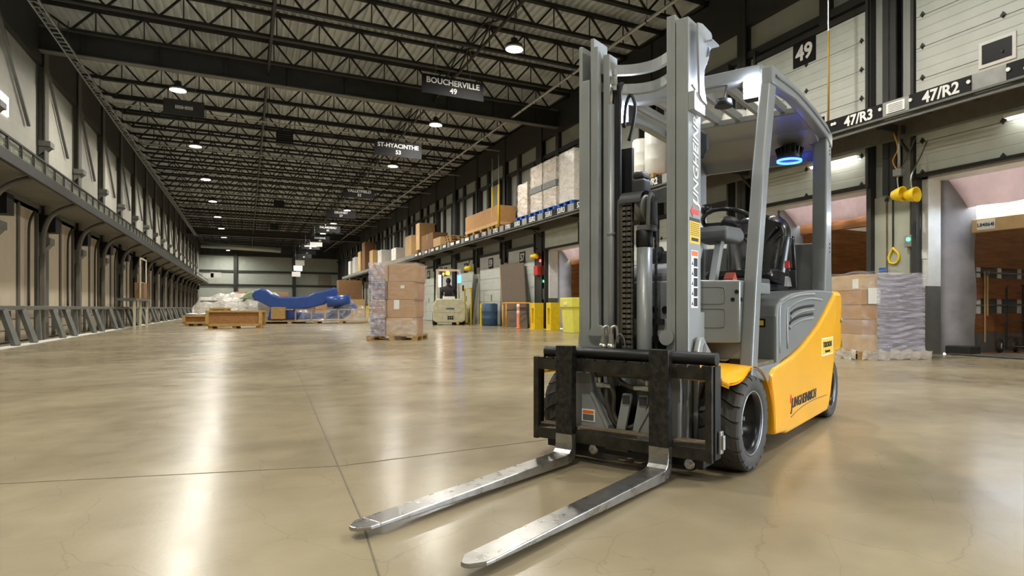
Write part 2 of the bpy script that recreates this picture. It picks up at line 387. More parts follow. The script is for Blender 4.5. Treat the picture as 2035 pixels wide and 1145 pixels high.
# ---- roof joists
L0, L1 = XL + .1, XR - .1
JZ0, JZ1 = 8.24, 8.96
tc_me = MB().box(L0, L1, -.065, -.012, JZ1 - .09, JZ1).box(L0, L1, .012, .065, JZ1 - .09, JZ1).mesh('top_chord', 'steel_black')
bc_me = MB().box(L0 + .9, L1 - .9, -.065, -.012, JZ0, JZ0 + .08).box(L0 + .9, L1 - .9, .012, .065, JZ0, JZ0 + .08).box(L0 + .9, L1 - .9, -.065, .065, JZ0 + .055, JZ0 + .065).mesh('bottom_chord', 'steel_black')
wm = MB(); npan = 13; st = (L1 - L0 - 1.8) / npan
for i in range(npan):
    a = L0 + .9 + i * st
    wm.bar((a, 0, JZ0 + .04), (a + st / 2, 0, JZ1 - .04), .05, .05); wm.bar((a + st / 2, 0, JZ1 - .04), (a + st, 0, JZ0 + .04), .05, .05)
    wm.bar((a + st / 2, 0, JZ0 + .05), (a + st / 2, 0, JZ1 - .05), .028, .028)
wm.bar((L0, 0, JZ1 - .05), (L0 + .9, 0, JZ0 + .05), .05); wm.bar((L1, 0, JZ1 - .05), (L1 - .9, 0, JZ0 + .05), .05)
web_me = wm.mesh('web', 'steel_black')
GY = [-2.0, 10.0, 22.0, 70.0]
y = YB + 1.0; jy = []
while y < YE - 1:
    if min(abs(y - g) for g in GY) > .5:
        jy.append(y)
        t = thing('roof_joist', 'dark open web steel roof joist spanning the hall under the deck', 'roof joist', (0, y, 0), 0, 'open web roof joists')
        inst('top_chord', tc_me, t); inst('bottom_chord', bc_me, t); inst('web', web_me, t)
    y += 2.0
def girder(y, label):
    t = thing('roof_girder', label, 'girder', (0, y, 0))
    MB().box(L0, L1, -.012, .012, 7.93, 8.57).build('web', 'steel_dark', t)
    MB().box(L0, L1, -.15, .15, 8.57, 8.60).build('top_flange', 'steel_mid', t)
    MB().box(L0, L1, -.15, .15, 7.90, 7.93).build('bottom_flange', 'steel_mid', t)
    for i in range(9):
        xx = L0 + 1 + i * (L1 - L0 - 2) / 8; MB().box(xx - .012, xx + .012, -.14, .14, 7.93, 8.57).build('stiffener', 'steel_dark', t)
    return t
for g, lb in zip(GY, ['deep solid steel girder over the camera end of the hall', 'deep solid steel girder just above the forklift', 'deep dark solid girder crossing the hall behind the hanging sign boards', 'deep solid steel girder near the far end wall']): girder(g, lb)
# X bridging between joists
for bx_, lb in ((.62, 'dark cross bracing rods between joists along mid hall'), (5.9, 'dark cross bracing rods between joists above the sign boards')):
    t = thing('joist_bridging', lb, 'bracing', (bx_, 0, 0)); r_ = MB(); s_ = MB()
    for a, b in zip(jy[6:-4], jy[7:-3]):
        if b - a > 2.5: continue
        r_.bar((0, a, JZ0 + .05), (0, b, JZ1 - .05), .035); r_.bar((0, a, JZ1 - .05), (0, b, JZ0 + .05), .035)
    s_.bar((0, jy[5], JZ0 - .02), (0, jy[-2], JZ0 - .02), .06); s_.bar((0, jy[5], JZ1 - .1), (0, jy[-2], JZ1 - .1), .04)
    r_.build('diagonal_rods', 'steel_black', t); s_.build('runner', 'steel_black', t)
t = thing('sprinkler_pipe', 'pale steel sprinkler pipe running under the roof along the hall', 'pipe', (8.9, 0, 8.05))
MB().cyl((0, 4, 0), (0, 86, 0), .045, n=10).build('pipe', 'galv', t)
hg = MB()
for i in range(20): hg.cyl((0, 5 + 4 * i, 0), (0, 5 + 4 * i, .9), .008, n=6); hg.lathe([(.055, -.02), (.06, 0), (.055, .02)], (0, 5 + 4 * i, 0), 'y', 10)
hg.build('hanger', 'steel_dark', t)
br = thing('sprinkler_branch', 'thin sprinkler branch pipes crossing below the joists', 'pipe', (0, 0, 8.12)); b_ = MB()
for yy in (27.2, 33.3, 39.4, 45.5, 51.6, 57.7): b_.cyl((XL + 1, yy, 0), (XR - .6, yy, 0), .028, n=8)
b_.build('pipe', 'galv', br)

# ---- ceiling lamps
lp = thing('high_bay_lamp', 'x', 'ceiling lamp', (0, 0, 0))
MB().lathe([(.05, .26), (.09, .24), (.11, .10), (.22, .07), (.235, .02), (.235, -.005), (.215, -.01)], (0, 0, 0), 'z', 20).build('housing', 'steel_dark', lp)
MB().lathe([(.01, -.016), (.10, -.018), (.165, -.014), (.17, -.008)], (0, 0, 0), 'z', 20).build('lens', 'led', lp)
MB().lathe([(.172, -.006), (.235, -.06), (.241, -.06), (.236, .0)], (0, 0, 0), 'z', 24, True).build('reflector', 'white_plastic', lp)  # skirt added to cut the lens's grazing light along the floor
MB().cyl((0, 0, .25), (0, 0, 1.1), .012, n=6).build('stem', 'steel_dark', lp)
first = True
def lamp(x, y, label, grp):
    global first
    o = lp if first else copy_tree(lp); first = False
    o.location = (x, y, 7.9); o['label'] = label; o['group'] = grp
for i in range(9):
    lamp(6.43, 15.7 + 7.9 * i, ORD[i] + ' ceiling lamp in the row above the sign boards', 'ceiling lamps above the sign boards')
    lamp(-1.94, 23.7 + 7.9 * i, ORD[i] + ' ceiling lamp in the row nearer the left wall', 'ceiling lamps nearer the left wall')
for y in (-8.0, -.1, 7.8):
    lamp(6.43, y, 'ceiling lamp behind or over the camera', 'ceiling lamps over the camera'); lamp(-1.94, y, 'ceiling lamp behind or over the camera', 'ceiling lamps over the camera')
lamp(-1.94, 15.7, 'ceiling lamp behind or over the camera', 'ceiling lamps over the camera')

# ---- hanging signs
def sign(txt, num, x, y, z, wd, hg_, label, board='sign_black', ink='sign_white', top=8.3, fs=None):
    t = thing('hanging_sign', label, 'sign', (x, y, z), 0, 'destination boards hanging from the roof')
    MB().box(-wd / 2, wd / 2, -.012, .012, -hg_ / 2, hg_ / 2).build('board', board, t)
    for sx in (-.28, .28): MB().cyl((sx * wd, 0, hg_ / 2), (sx * wd, 0, 9.0 - z), .007, n=6).build('cable', 'galv', t)
    M = frame((0, -.014, 0), (1, 0, 0), (0, 0, 1))
    fs = fs or min(hg_ * .42, wd * 1.5 / max(4, len(txt)))
    if txt: text(txt, fs, M @ Matrix.Translation((0, hg_ * (.2 if num else 0), 0)), ink, t, bold=.02)
    if num: text(num, fs * .95, M @ Matrix.Translation((0, -hg_ * .22, 0)), ink, t, bold=.02)
sign('BOUCHERVILLE', '49', 5.4, 17.9, 7.33, 1.86, .55, 'black hanging board lettered BOUCHERVILLE 49')
sign('ST-HYACINTHE', '53', 5.4, 25.4, 7.2, 1.86, .6, 'black hanging board lettered ST-HYACINTHE 53')
sign('VALLEYFIELD', '55', 5.4, 35.1, 7.02, 1.6, .5, 'black hanging board lettered VALLEYFIELD')
sign('GRANBY', '57', 5.4, 42.4, 6.86, 1.75, .5, 'black hanging board lettered GRANBY 57')
sign('FALARDEAU', '61', 5.4, 49.6, 6.72, 1.7, .5, 'black hanging board lettered FALARDEAU 61')
sign('SOHMAR', '63', 5.4, 55.3, 6.5, 1.5, .5, 'small black board beyond the FALARDEAU board')
sign('', '', 5.4, 58.5, 6.45, 1.0, .5, 'pale blank board hanging just beyond the small black boards', 'paper', 'ink')
sign('LONGUEUIL', '65', 5.4, 63.9, 6.6, 1.6, .45, 'dark far board just past the pale blank board')
sign('', '67', 5.4, 67.5, 6.4, 1.6, .4, 'dark far board with pale marks second past the pale board')
sign('', '69', 5.4, 71.5, 6.3, 1.5, .45, 'dark far board with pale marks third past the pale board')
for i, (yy, zz) in enumerate(((77, 5.95), (80, 5.5), (83, 4.95))):
    sign('', '', 5.4, yy, zz, .95, .6, ['highest of three small white boards before the end wall', 'middle one of three small white boards before the end wall', 'lowest of three small white boards before the end wall'][i], 'paper', 'ink')
sign('IIIIIHIIIII', '', -1.72, 23.0, 7.12, 1.1, .48, 'grey board under the left lamp with blurred white lettering', 'steel_dark', 'sign_white')
for i, (xx, zz) in enumerate(((-3.9, 4.6), (-3.1, 4.7))):
    sign('', '', xx, 84, zz, 1.1, .6, ['white board hanging by the far left corner', 'white board hanging right of the far left corner board'][i], 'paper', 'ink')
# roof devices
def heater(x, y, z, label):
    t = thing('unit_heater', label, 'heater', (x, y, z))
    MB().box(-.3, .3, -.25, .25, -.25, .25).build('housing', 'black', t, .02)
    g = MB()
    for i in range(5): g.box(-.26, .26, -.275, -.25, -.2 + i * .09, -.16 + i * .09)
    g.build('louvre', 'steel_dark', t)
    MB().cyl((-.2, 0, .25), (-.2, 0, 9.0 - z), .01, n=6).cyl((.2, 0, .25), (.2, 0, 9.0 - z), .01, n=6).build('hanger', 'steel_dark', t)
heater(1.35, 27.2, 7.55, 'black box unit hanging near mid roof, nearest of three')
heater(1.9, 45.0, 7.6, 'black box unit hanging at mid roof, second of three')
heater(2.0, 56.0, 7.4, 'black box unit hanging at mid roof, farthest of three')
heater(5.2, 27.3, 7.75, 'dark box unit hanging behind the ST-HYACINTHE board')
t = thing('air_duct', 'pale round air duct under the roof before the end wall', 'duct', (0, 76, 7.45))
MB().cyl((-4.2, 0, 0), (3.4, 0, -.25), .28, n=16).build('duct', 'galv', t); MB().cyl((-3.9, 0, .3), (-3.9, 0, 1.58), .02, n=6).cyl((2.5, 0, .0), (2.5, 0, 1.58), .02, n=6).build('hanger', 'steel_dark', t)
# cable ladder high along the left side
t = thing('cable_ladder', 'pale ladder type cable tray high along the left wall', 'cable tray', (-4.2, 0, 7.72))
ra = MB().bar((-.1, 12, 0), (-.1, 70, 0), .025, .05).bar((.1, 12, 0), (.1, 70, 0), .025, .05); ra.build('side_rail', 'galv', t)
ru = MB()
for i in range(190): ru.bar((-.1, 12 + i * .3, 0), (.1, 12 + i * .3, 0), .03)
ru.build('rungs', 'galv', t)['kind'] = 'stuff'
ha = MB()
for i in range(14): ha.cyl((-.1, 12.5 + 4 * i, 0), (-.1, 12.5 + 4 * i, .6), .01, n=6); ha.cyl((.1, 12.5 + 4 * i, 0), (.1, 12.5 + 4 * i, .6), .01, n=6)
ha.build('hanger', 'steel_dark', t)

# ================= end wall =================
ew = struct(box(XL - .3, XR + .3, YE, YE + .3, 0, ZD + .1).build('wall_end', 'end_liner'))
g = MB()
for z in (3.75, 5.5, 7.55): g.box(XL, XR, YE - .2, YE, z - .12, z + .12)
struct(g.build('trim_1', 'steel_dark'))
g = MB().box(XL, XR, YE - .12, YE, 7.7, ZD)
struct(g.build('trim_2', 'steel_dark'))
for x in (-1.2, 5.6): tag(box(x - .2, x + .2, YE - .45, YE, 0, 7.9).build('wall_column', 'steel_dark', None, .01), 'dark column on the end wall ' + ('left of centre' if x < 0 else 'right of centre'), 'column')
d = struct(box(8.6, 10.2, YE - .1, YE, 3.6, 5.2).build('door_90', 'wall_grey'))
for i in range(5): box(8.62, 10.18, YE - .13, YE - .1, 3.63 + i * .31, 3.9 + i * .31).build('panel', 'door_old', d)

# ================= left wall =================
struct(box(XL - .3, XL, YB, YE, 0, ZD + .1).build('wall_left', 'wall_liner'))
struct(box(XL, XL + .14, YB, YE, 7.6, ZD).build('trim_3', 'steel_dark'))
struct(box(XL, XL + .1, YB, YE, 3.45, 4.0).build('trim_4', 'steel_mid'))
col_me = MB().box(0, .2, -.02, .02, 0, 8.9).box(0, .03, -.18, .18, 0, 8.9).box(.17, .2, -.18, .18, 0, 8.9).mesh('wall_column', 'col_grey')
cap_me = MB().box(.05, .32, -.24, .24, 2.62, 2.8).prism([(.05, 2.3), (.3, 2.62), (.05, 2.62)], 'y', -.2, .2).mesh('corbel', 'steel_mid')
cap2_me = MB().box(.05, .32, -.22, .22, 5.35, 5.5).prism([(.05, 5.1), (.3, 5.35), (.05, 5.35)], 'y', -.16, .16).mesh('corbel', 'steel_mid')
pan_me = box(0, .06, .0, 1.2, 0, 2.62).mesh('panel', 'door_cream')
low_me = box(0, .05, 0, 1.2, 0, .26).mesh('panel', 'door_old')
brace_me = MB().bar((.14, 0, 7.9), (.14, 2.6, 5.6), .07, .07).mesh('brace', 'steel_mid')
upper_me = box(0, .05, 0, 3.0, 0, 2.7).mesh('panel', 'door_grey')
eq_me = MB().box(0, .35, -.25, .25, 2.95, 3.42).mesh('equipment_box', 'black')
cd_me = MB().cyl((0, 0, 0), (0, 0, 7.4), .035, n=8).mesh('conduit', 'steel_dark'); cd2_me = MB().tube([(0, 0, .8), (0, 0, 2.6), (.02, .02, 3.1), (.05, .3, 3.4)], .03, 8).mesh('conduit', 'steel_dark')
gap_me = box(0, .06, 0, .4, .05, .78).mesh('dark_gap', 'rubber')  # solid dark block stands in for a black gap in the boards
def slot(sx, y0, y1, z0, z1, d): return box(sx, sx + d, y0, y1, z0, z1)
kk = 0
y = -9.6
while y < 86:
    c = inst('wall_column', col_me, None, (XL, y, 0)); tag(c, 'dark steel column standing against the left wall', 'column', 'columns of the left wall')
    inst('corbel', cap_me, c); inst('corbel', cap2_me, c); inst('brace', brace_me, c)
    kk += 1
    dn = struct(MB().box(XL, XL + .02, y + .45, y + 3.55, 0, 3.5).build('door_%d' % kk, 'wall_grey'))
    fr = MB().box(XL, XL + .1, y + .36, y + .46, 0, 3.5).box(XL, XL + .1, y + 3.54, y + 3.64, 0, 3.5).box(XL, XL + .1, y + .36, y + 3.64, 3.45, 3.55)
    fr.build('frame', 'col_grey', dn)
    if y > 6:
        for i in range(2):
            inst('panel', pan_me, dn, (XL + .03, y + .56 + i * 1.5, .86))
            for j in range(3): inst('panel', low_me, dn, (XL + .03, y + .56 + i * 1.5, .03 + j * .275))
        MB().box(XL + .02, XL + .12, y + 1.82, y + 1.98, 0, 3.5).build('mullion', 'col_grey', dn)
        inst('equipment_box', eq_me, dn, (XL + .1, y - .05, 0)); inst('conduit', cd_me, dn, (XL + .14, y + .3, 0)); inst('conduit', cd2_me, dn, (XL + .16, y + 2.5, 0)); inst('dark_gap', gap_me, dn, (XL + .03, y + 1.0, 0))
        inst('panel', upper_me, dn, (XL + .02, y + .5, 4.2))
    y += 4.0
# low rail with leaning stanchions
t = thing('guard_rail', 'long low steel rail on leaning posts along the left wall', 'guard rail', (-4.72, 0, 0))
MB().box(-.05, .05, 4, 86, .80, .90).build('rail', 'steel_mid', t, .01)
MB().box(.10, .30, 4, 86, 0, .02).build('kick_strip', 'sign_white', t)
pm = MB().bar((0, 0, .82), (.26, -.12, .02), .14, .10).mesh('post', 'steel_mid'); pm2 = MB().bar((-.02, 0, .86), (.02, 0, .02), .10, .10).mesh('post', 'steel_mid')
y = 4.6; i = 0
while y < 86:
    inst('post', pm if i % 3 else pm2, t, (0, y, 0)); y += 1.33; i += 1
# left overhead shelf
t = thing('overhead_shelf', 'long shelf with wire guard high along the left wall', 'shelf', (0, 0, 0))
MB().box(XL + .1, -4.02, -8, 86, 3.70, 3.76).build('deck', 'wall_grey', t)
MB().box(-4.05, -3.97, -8, 86, 3.60, 3.84).build('edge_beam', 'steel_dark', t, .01)
MB().box(-4.03, -3.99, -8, 86, 4.10, 4.14).build('top_rail', 'steel_black', t)
po = box(-4.03, -3.99, -.025, .025, 3.82, 4.12).mesh('post', 'steel_black')
mesh_p = MB()
for i in range(10): mesh_p.bar((-4.01, .03 + i * .085, 3.85), (-4.01, .03 + i * .085, 4.1), .006)
for j in range(4): mesh_p.bar((-4.01, 0, 3.88 + j * .065), (-4.01, .83, 3.88 + j * .065), .006)
mesh_me = mesh_p.mesh('wire_panel', 'steel_mid'); back_me = box(-4.07, -4.05, .03, .80, 3.86, 4.08).mesh('guard_sheet', 'guard_sheet')
y = 8.0
while y < 62:
    inst('post', po, t, (0, y, 0)); inst('wire_panel', mesh_me, t, (0, y, 0)); inst('guard_sheet', back_me, t, (0, y, 0)); y += .83
arm = MB().tube([(XL + .35, 0, 2.2), (XL + .37, 0, 2.8), (XL + .5, 0, 3.25), (XL + .75, 0, 3.5), (-4.05, 0, 3.66)], .06, 8).box(XL + .3, XL + .4, -.05, .05, 0, 2.3).mesh('bracket', 'col_grey')
y = 8.4
while y < 80: inst('bracket', arm, t, (0, y + .9, 0)); y += 4.0
# strip light under left shelf, gate frame with shelf cart by the left wall
t = thing('wall_platform', 'pale frame platform with a brown carton against the left wall', 'platform', (-4.35, 33.2, 0))
MB().box(-.3, .4, -2.4, 1.6, 1.15, 1.25).build('deck', 'steel_mid', t)
f = MB()
for yy in (-2.2, -.6, 1.4):
    f.bar((.3, yy, 0), (.3, yy, 1.15), .08)
for yy in (-.6, 1.2): f.bar((.3, yy, 1.25), (.3, yy, 3.0), .05)
f.bar((.3, -.6, 3.0), (.3, 1.2, 3.0), .05); f.bar((.3, -.6, 1.95), (.3, 1.2, 1.95), .05); f.build('frame', 'cream_paint', t)
tag(box(-4.3, -3.95, 32.9, 33.9, 1.25, 1.95).build('carton', 'cardboard_dk', None, .01), 'brown carton on the platform by the left wall', 'box')
wn = struct(box(XL + .075, XL + .09, 18.3, 19.62, 5.45, 5.9).build('window_1', 'white_lamp'))
# ================= right wall with docks =================
DOOR0 = 8.2            # near edge of door 49; bays repeat every 4 m, doors 3 m wide
OPEN = {47, 49, 55}
HEAD = 3.32
def bay(n): return DOOR0 + (n - 49) / 2 * 4.0
nums = list(range(41, 89, 2))
wr = MB()
for n in nums: wr.box(XR, XR + .3, bay(n) + 3.0, bay(n) + 4.0, 0, HEAD)
wr.box(XR, XR + .3, YB, bay(41), 0, HEAD); wr.box(XR, XR + .3, bay(87) + 4.0, YE, 0, HEAD)
wr.box(XR, XR + .3, YB, YE, HEAD, ZD + .1)
struct(wr.build('wall_right', 'wall_liner'))
struct(box(XR - .16, XR, YB, YE, 7.75, ZD).build('trim_5', 'steel_dark'))
struct(box(XR - .12, XR, YB, YE, 6.95, 7.12).build('trim_6', 'steel_dark'))
pier = MB()
for n in nums: pier.box(XR - .04, XR, bay(n) + 3.06, bay(n) + 3.94, 0, 3.0)
struct(pier.build('wall_right', 'wall_block'))
# door frame posts / vertical lift tracks
tr_me = MB().box(-.16, -.0, -.05, .05, 0, 7.0).box(-.22, -.16, -.03, .03, 3.2, 7.0).mesh('door_track', 'steel_dark')
colr_me = MB().box(-.2, 0, -.02, .02, 3.0, 8.9).box(-.04, 0, -.14, .14, 3.0, 8.9).box(-.2, -.16, -.14, .14, 3.0, 8.9).mesh('wall_column', 'steel_dark')
colb_me = MB().box(-.21, 0, -.02, .02, 0, 8.9).box(-.21, -.17, -.28, .28, 0, 8.9).box(-.04, 0, -.28, .28, 0, 8.9).mesh('wall_column', 'steel_dark')
stud_me = box(-.14, 0, -.13, .13, 4.4, 8.9).mesh('wall_stud', 'steel_dark')
for n in nums:
    y0 = bay(n)
    if y0 < -2: continue
    big = n in (55, 61, 67, 73, 79)
    tag(inst('wall_column', colb_me if big else colr_me, None, (XR, y0 + 3.5, 0)), 'dark steel column between dock doors on the right wall', 'column', 'columns between right hand dock doors')
    if n != 49: tag(inst('wall_stud', stud_me, None, (XR, y0 + 1.9, 0)), 'dark stud high on the right wall, ' + ORD[nums.index(n)] + ' of the row', 'stud', 'studs high on the right wall')
    else: tag(inst('wall_stud', stud_me, None, (XR, y0 + 1.05, 0)), 'dark vertical stud directly above dock door 49', 'stud', 'studs high on the right wall')
panel_me = box(-.05, 0, .0, 2.96, .006, .566).mesh('panel', 'door_white')
panel2_me = box(-.05, 0, .0, 2.96, .006, .566).mesh('panel', 'door_white')
hinge_me = MB().prism([(0, -.06), (.05, 0), (0, .06), (-.05, 0)], 'x', -.085, -.05).cyl((-.085, 0, -.02), (-.12, 0, -.02), .02, n=8).mesh('hinge', 'steel_dark')
def plate_num(parent, s, y, z, size=.46, wd=.62):
    p = box(XR - .185, XR - .17, y - wd / 2, y + wd / 2, z - .26, z + .26).build('number_plate', 'sign_black', parent)
    text(s, size, frame((XR - .187, y, z), (0, -1, 0), (0, 0, 1)), 'sign_white', p, bold=.03)
dk = 40
for n in nums:
    y0 = bay(n)
    if y0 < -2: continue
    far = y0 > 62
    dk += 1
    op = n in OPEN
    zb = HEAD - .04 if op else .02
    d = struct(MB().box(XR - .115, XR - .1, y0 + .02, y0 + 2.98, zb, zb + 3.45).build('door_%d' % dk, 'door_white'))
    if not far:
        for i in range(6): inst('panel', panel_me, d, (XR - .115, y0 + .02, zb + i * .572))
    else:
        box(XR - .165, XR - .115, y0 + .02, y0 + 2.98, zb, zb + 3.43).build('panel', 'door_white', d)
    for yy in (y0 - .03, y0 + 3.03): inst('track', tr_me, d, (XR, yy, 0))
    MB().box(XR - .2, XR - .02, y0 - .05, y0 + 3.05, zb + 3.44, zb + 3.56).build('top_seal', 'rubber', d)
    MB().box(XR - .19, XR - .06, y0, y0 + 3.0, zb - .05, zb + .01).build('bottom_seal', 'rubber', d)
    if y0 < 50 and (op or n > 55): plate_num(d, str(n), y0 + (1.55 if n == 49 else 1.3), zb + (3.16 if op else 3.05))
    if n in (47, 49, 51, 53):
        for i in range(6):
            for yy in (.12, 1.5, 2.86): inst('hinge', hinge_me, d, (XR - .09, y0 + yy, zb + .02 + i * .572))
    if n == 47:
        wf = MB().box(XR - .185, XR - .165, y0 + 1.3, y0 + 1.88, 4.82, 5.26).build('window_frame', 'frame_white', d, .01)
        box(XR - .19, XR - .184, y0 + 1.36, y0 + 1.82, 4.88, 5.2).build('pane', 'black', wf)
    if n == 49:
        wf = MB().box(XR - .185, XR - .165, y0 + .95, y0 + 1.25, 4.65, 4.95).build('window_frame', 'frame_white', d, .01)
        box(XR - .19, XR - .184, y0 + 1.0, y0 + 1.2, 4.7, 4.9).build('pane', 'black', wf)
    if not op: box(XR - .18, XR - .16, y0 + 1.2, y0 + 1.3, 1.2, 1.5).build('handle', 'steel_mid', d)

# ---- overhead rack on the right
XS = 9.8
rk = thing('overhead_rack', 'long overhead storage rack with numbered edge along the right wall', 'rack', (0, 0, 0))
MB().box(XS - .015, XS + .02, -2, 76, 4.15, 4.40).build('fascia', 'fascia', rk)
MB().box(XS + .02, XS + .14, -2, 76, 4.06, 4.16).box(XS - .06, XS - .02, -2, 76, 4.11, 4.145).box(XS - .03, XS + .0, -2, 76, 4.02, 4.05).build('edge_beam', 'steel_mid', rk)
MB().box(XR - .36, XR - .23, -2, 76, 3.98, 4.36).build('rear_beam', 'steel_mid', rk)
bd = box(XS + .04, XR - .24, 0, .785, 4.365, 4.40).mesh('deck_board', 'deck_wood')
y = 2.0
while y < 52: inst('deck_board', bd, rk, (0, y, 0)); y += .8
MB().box(XS + .04, XR - .24, 52, 76, 4.365, 4.40).build('deck', 'deck_wood', rk)
cr = MB().bar((XS + .03, 0, 4.31), (XR - .23, 0, 4.31), .07, .1).bar((XS + .14, .02, 4.25), (XS + .5, .5, 4.25), .03).mesh('cross_joist', 'steel_dark')
bk_me = MB().bar((XS + .14, 0, 4.09), (XR - .22, 0, 4.09), .08, .14).bar((XS + .55, 0, 4.04), (XR - .22, 0, 3.72), .04).mesh('bracket', 'steel_dark')
y = 3.6
while y < 74: inst('cross_joist', cr, rk, (0, y, 0)); y += (.8 if y < 30 else 2.0)
y = 3.3
while y < 74: inst('bracket', bk_me, rk, (0, y, 0)); y += 4.0
lp_me = box(XS - .03, XS - .015, -.5, .5, 4.155, 4.395).mesh('label_plate', 'sign_black')
sp_me = box(XS - .025, XS - .015, -.19, .19, 4.17, 4.38).mesh('info_plate', 'fascia')
bt_me = MB().cyl((XS - .05, 0, 4.3), (XS - .03, 0, 4.3), .03, n=10).mesh('bolt_cap', 'paper')
for n in range(45, 67, 2):
    for r_i, off in ((3, 7.6), (2, 6.1), (1, 4.6)):
        yy = off + (n - 47) / 2 * 4.0
        if yy < 3.5 or yy > 42: continue
        p = inst('label_plate', lp_me, rk, (0, yy, 0))
        s = '%d/R%d' % (n, r_i)
        if yy < 30: text(s, .25, frame((XS - .032, -.03, 4.265), (0, -1, 0), (0, 0, 1)), 'sign_white', p, bold=.03)
        else: box(XS - .035, XS - .03, -.3, .3, 4.2, 4.35).build('lettering', 'sign_white', p)
        if yy < 14:
            for b in (-.47, .47): inst('bolt_cap', bt_me, rk, (0, yy + b, 0))
ip = MB().box(XS - .03, XS - .016, 6.68, 7.02, 4.19, 4.36).build('info_plate', 'paper', rk)
for i in range(5): box(XS - .032, XS - .03, 6.72, 6.98, 4.21 + i * .028, 4.218 + i * .028).build('print_line', 'ink', ip)

# ---- things stored on the rack
def pallet(name, label, loc, rz=0, mt='pallet_wood', L=1.2, W=1.0, group=None):
    t = thing(name, label, 'pallet', loc, rz, group)
    for i in range(6):
        yy = -W / 2 + .05 + i * (W - .1) / 5
        MB().box(-L / 2, L / 2, yy - .05, yy + .05, .115, .135).build('deck_board', mt, t)
    for yy in (-W / 2 + .05, 0, W / 2 - .05):
        MB().box(-L / 2, L / 2, yy - .05, yy + .05, 0, .02).build('bottom_board', mt, t)
        for xx in (-L / 2 + .07, 0, L / 2 - .07): MB().box(xx - .07, xx + .07, yy - .05, yy + .05, .02, .095).build('block', mt, t)
    for xx in (-L / 2 + .05, 0, L / 2 - .05): MB().box(xx - .05, xx + .05, -W / 2, W / 2, .095, .115).build('stringer', mt, t)
    return t
RZ = 4.402
SHELF_PAL = {}
def spallet(label, y, mt, x=10.3, L=1.1, W=.95):
    key = (mt, L, W)
    if key not in SHELF_PAL:
        SHELF_PAL[key] = pallet('pallet', label, (x, y, RZ), R(90), mt, L, W); return SHELF_PAL[key]
    o = copy_tree(SHELF_PAL[key]); o.location = (x, y, RZ); o['label'] = label; return o
def drum(mt, label, loc, r=.29, h=.88, name='drum', ribs=True):
    t = thing(name, label, 'drum', loc)
    pr = [(r * .9, 0), (r, .03), (r, h * .32), (r * 1.025, h * .34), (r, h * .36), (r, h * .64), (r * 1.025, h * .66), (r, h * .68), (r, h - .04), (r * .93, h - .01)]
    MB().lathe(pr, (0, 0, 0), 'z', 24).build('body', mt, t)
    MB().lathe([(r * .9, h - .012), (r * .92, h + .01), (r * .86, h + .01), (r * .84, h - .005)], (0, 0, 0), 'z', 24, True).build('rim', mt, t)
    MB().cyl((r * .5, 0, h - .015), (r * .5, 0, h + .02), .04, n=10).build('bung', mt, t)
    return t
drum('white_plastic', 'white plastic drum left of pair on the rack pallet, seen beside the mast', (10.12, 15.0, RZ + .135), .3, 1.12)
drum('white_plastic', 'white plastic drum right of pair on the rack pallet, partly behind the mast', (10.12, 14.35, RZ + .135), .31, 1.25)
spallet('wooden pallet under the pair of white drums on the rack', 14.6, 'pallet_wood')
drum('blue_drum', 'blue grey drum on the rack left of the white drums', (10.35, 16.0, RZ), .33, 1.0)
for i, yy in enumerate((12.9, 12.1, 11.3, 10.5)):
    drum('white_plastic', ['white drum on rack seen through roof guard, leftmost', 'white drum on rack seen through roof guard, second from left', 'white drum on rack seen through roof guard, third from left', 'white drum on rack seen through roof guard, rightmost'][i], (10.3, yy, RZ), .33, 1.05)
def wrapped_stack(label, y, hgt, W, D, mt, label2, band=True, wrapm='wrap_heavy', x=10.3, z=RZ + .136):
    t = thing('wrapped_stack', label, 'wrapped boxes', (x, y, z), 0, 'wrapped box stacks on blue pallets')
    nz = max(2, int(hgt / .42))
    for k in range(nz):
        for j in range(2):
            MB().box(-D / 2, D / 2, -W / 2 + j * W / 2 + .005, -W / 2 + (j + 1) * W / 2 - .005, k * hgt / nz + .003, (k + 1) * hgt / nz - .003).build('carton', mt, t, .008)
    def side(u, v):
        a = u * 4; e = [(-D / 2, -W / 2), (D / 2, -W / 2), (D / 2, W / 2), (-D / 2, W / 2), (-D / 2, -W / 2)]; i = min(3, int(a)); q = a - i
        s = 1.03 + .025 * math.sin(v * 25 + u * 40)
        return ((e[i][0] + (e[i + 1][0] - e[i][0]) * q) * s, (e[i][1] + (e[i + 1][1] - e[i][1]) * q) * s, v * (hgt + .03) - .0)
    MB().grid(side, 32, 14).build('stretch_wrap', wrapm, t)
    if band: MB().box(-D / 2 - .04, D / 2 + .04, -W / 2 - .04, W / 2 + .04, hgt * .42, hgt * .55).build('blue_band', 'machine_grey', t)
    return t
for i, (y, h_, w_) in enumerate(((23.3, 1.3, 1.0), (21.95, 1.75, 1.05), (20.75, 1.75, 1.05), (19.4, 1.75, 1.15))):
    nm = ['shorter wrapped carton stack leftmost of four on blue pallets', 'tall wrapped carton stack second from left of four on blue pallets', 'tall wrapped carton stack third from left of four on blue pallets', 'wide white wrapped stack beside the mast, rightmost of four on blue pallets'][i]
    wrapped_stack(nm, y, h_, w_, .8, ['cardboard_lt', 'cardboard', 'cardboard', 'white_plastic'][i], '', i in (1, 2))
    spallet('blue pallet under the ' + ['shorter leftmost', 'second from left', 'third from left', 'rightmost'][i] + ' wrapped stack on the rack', y, 'pallet_blue')
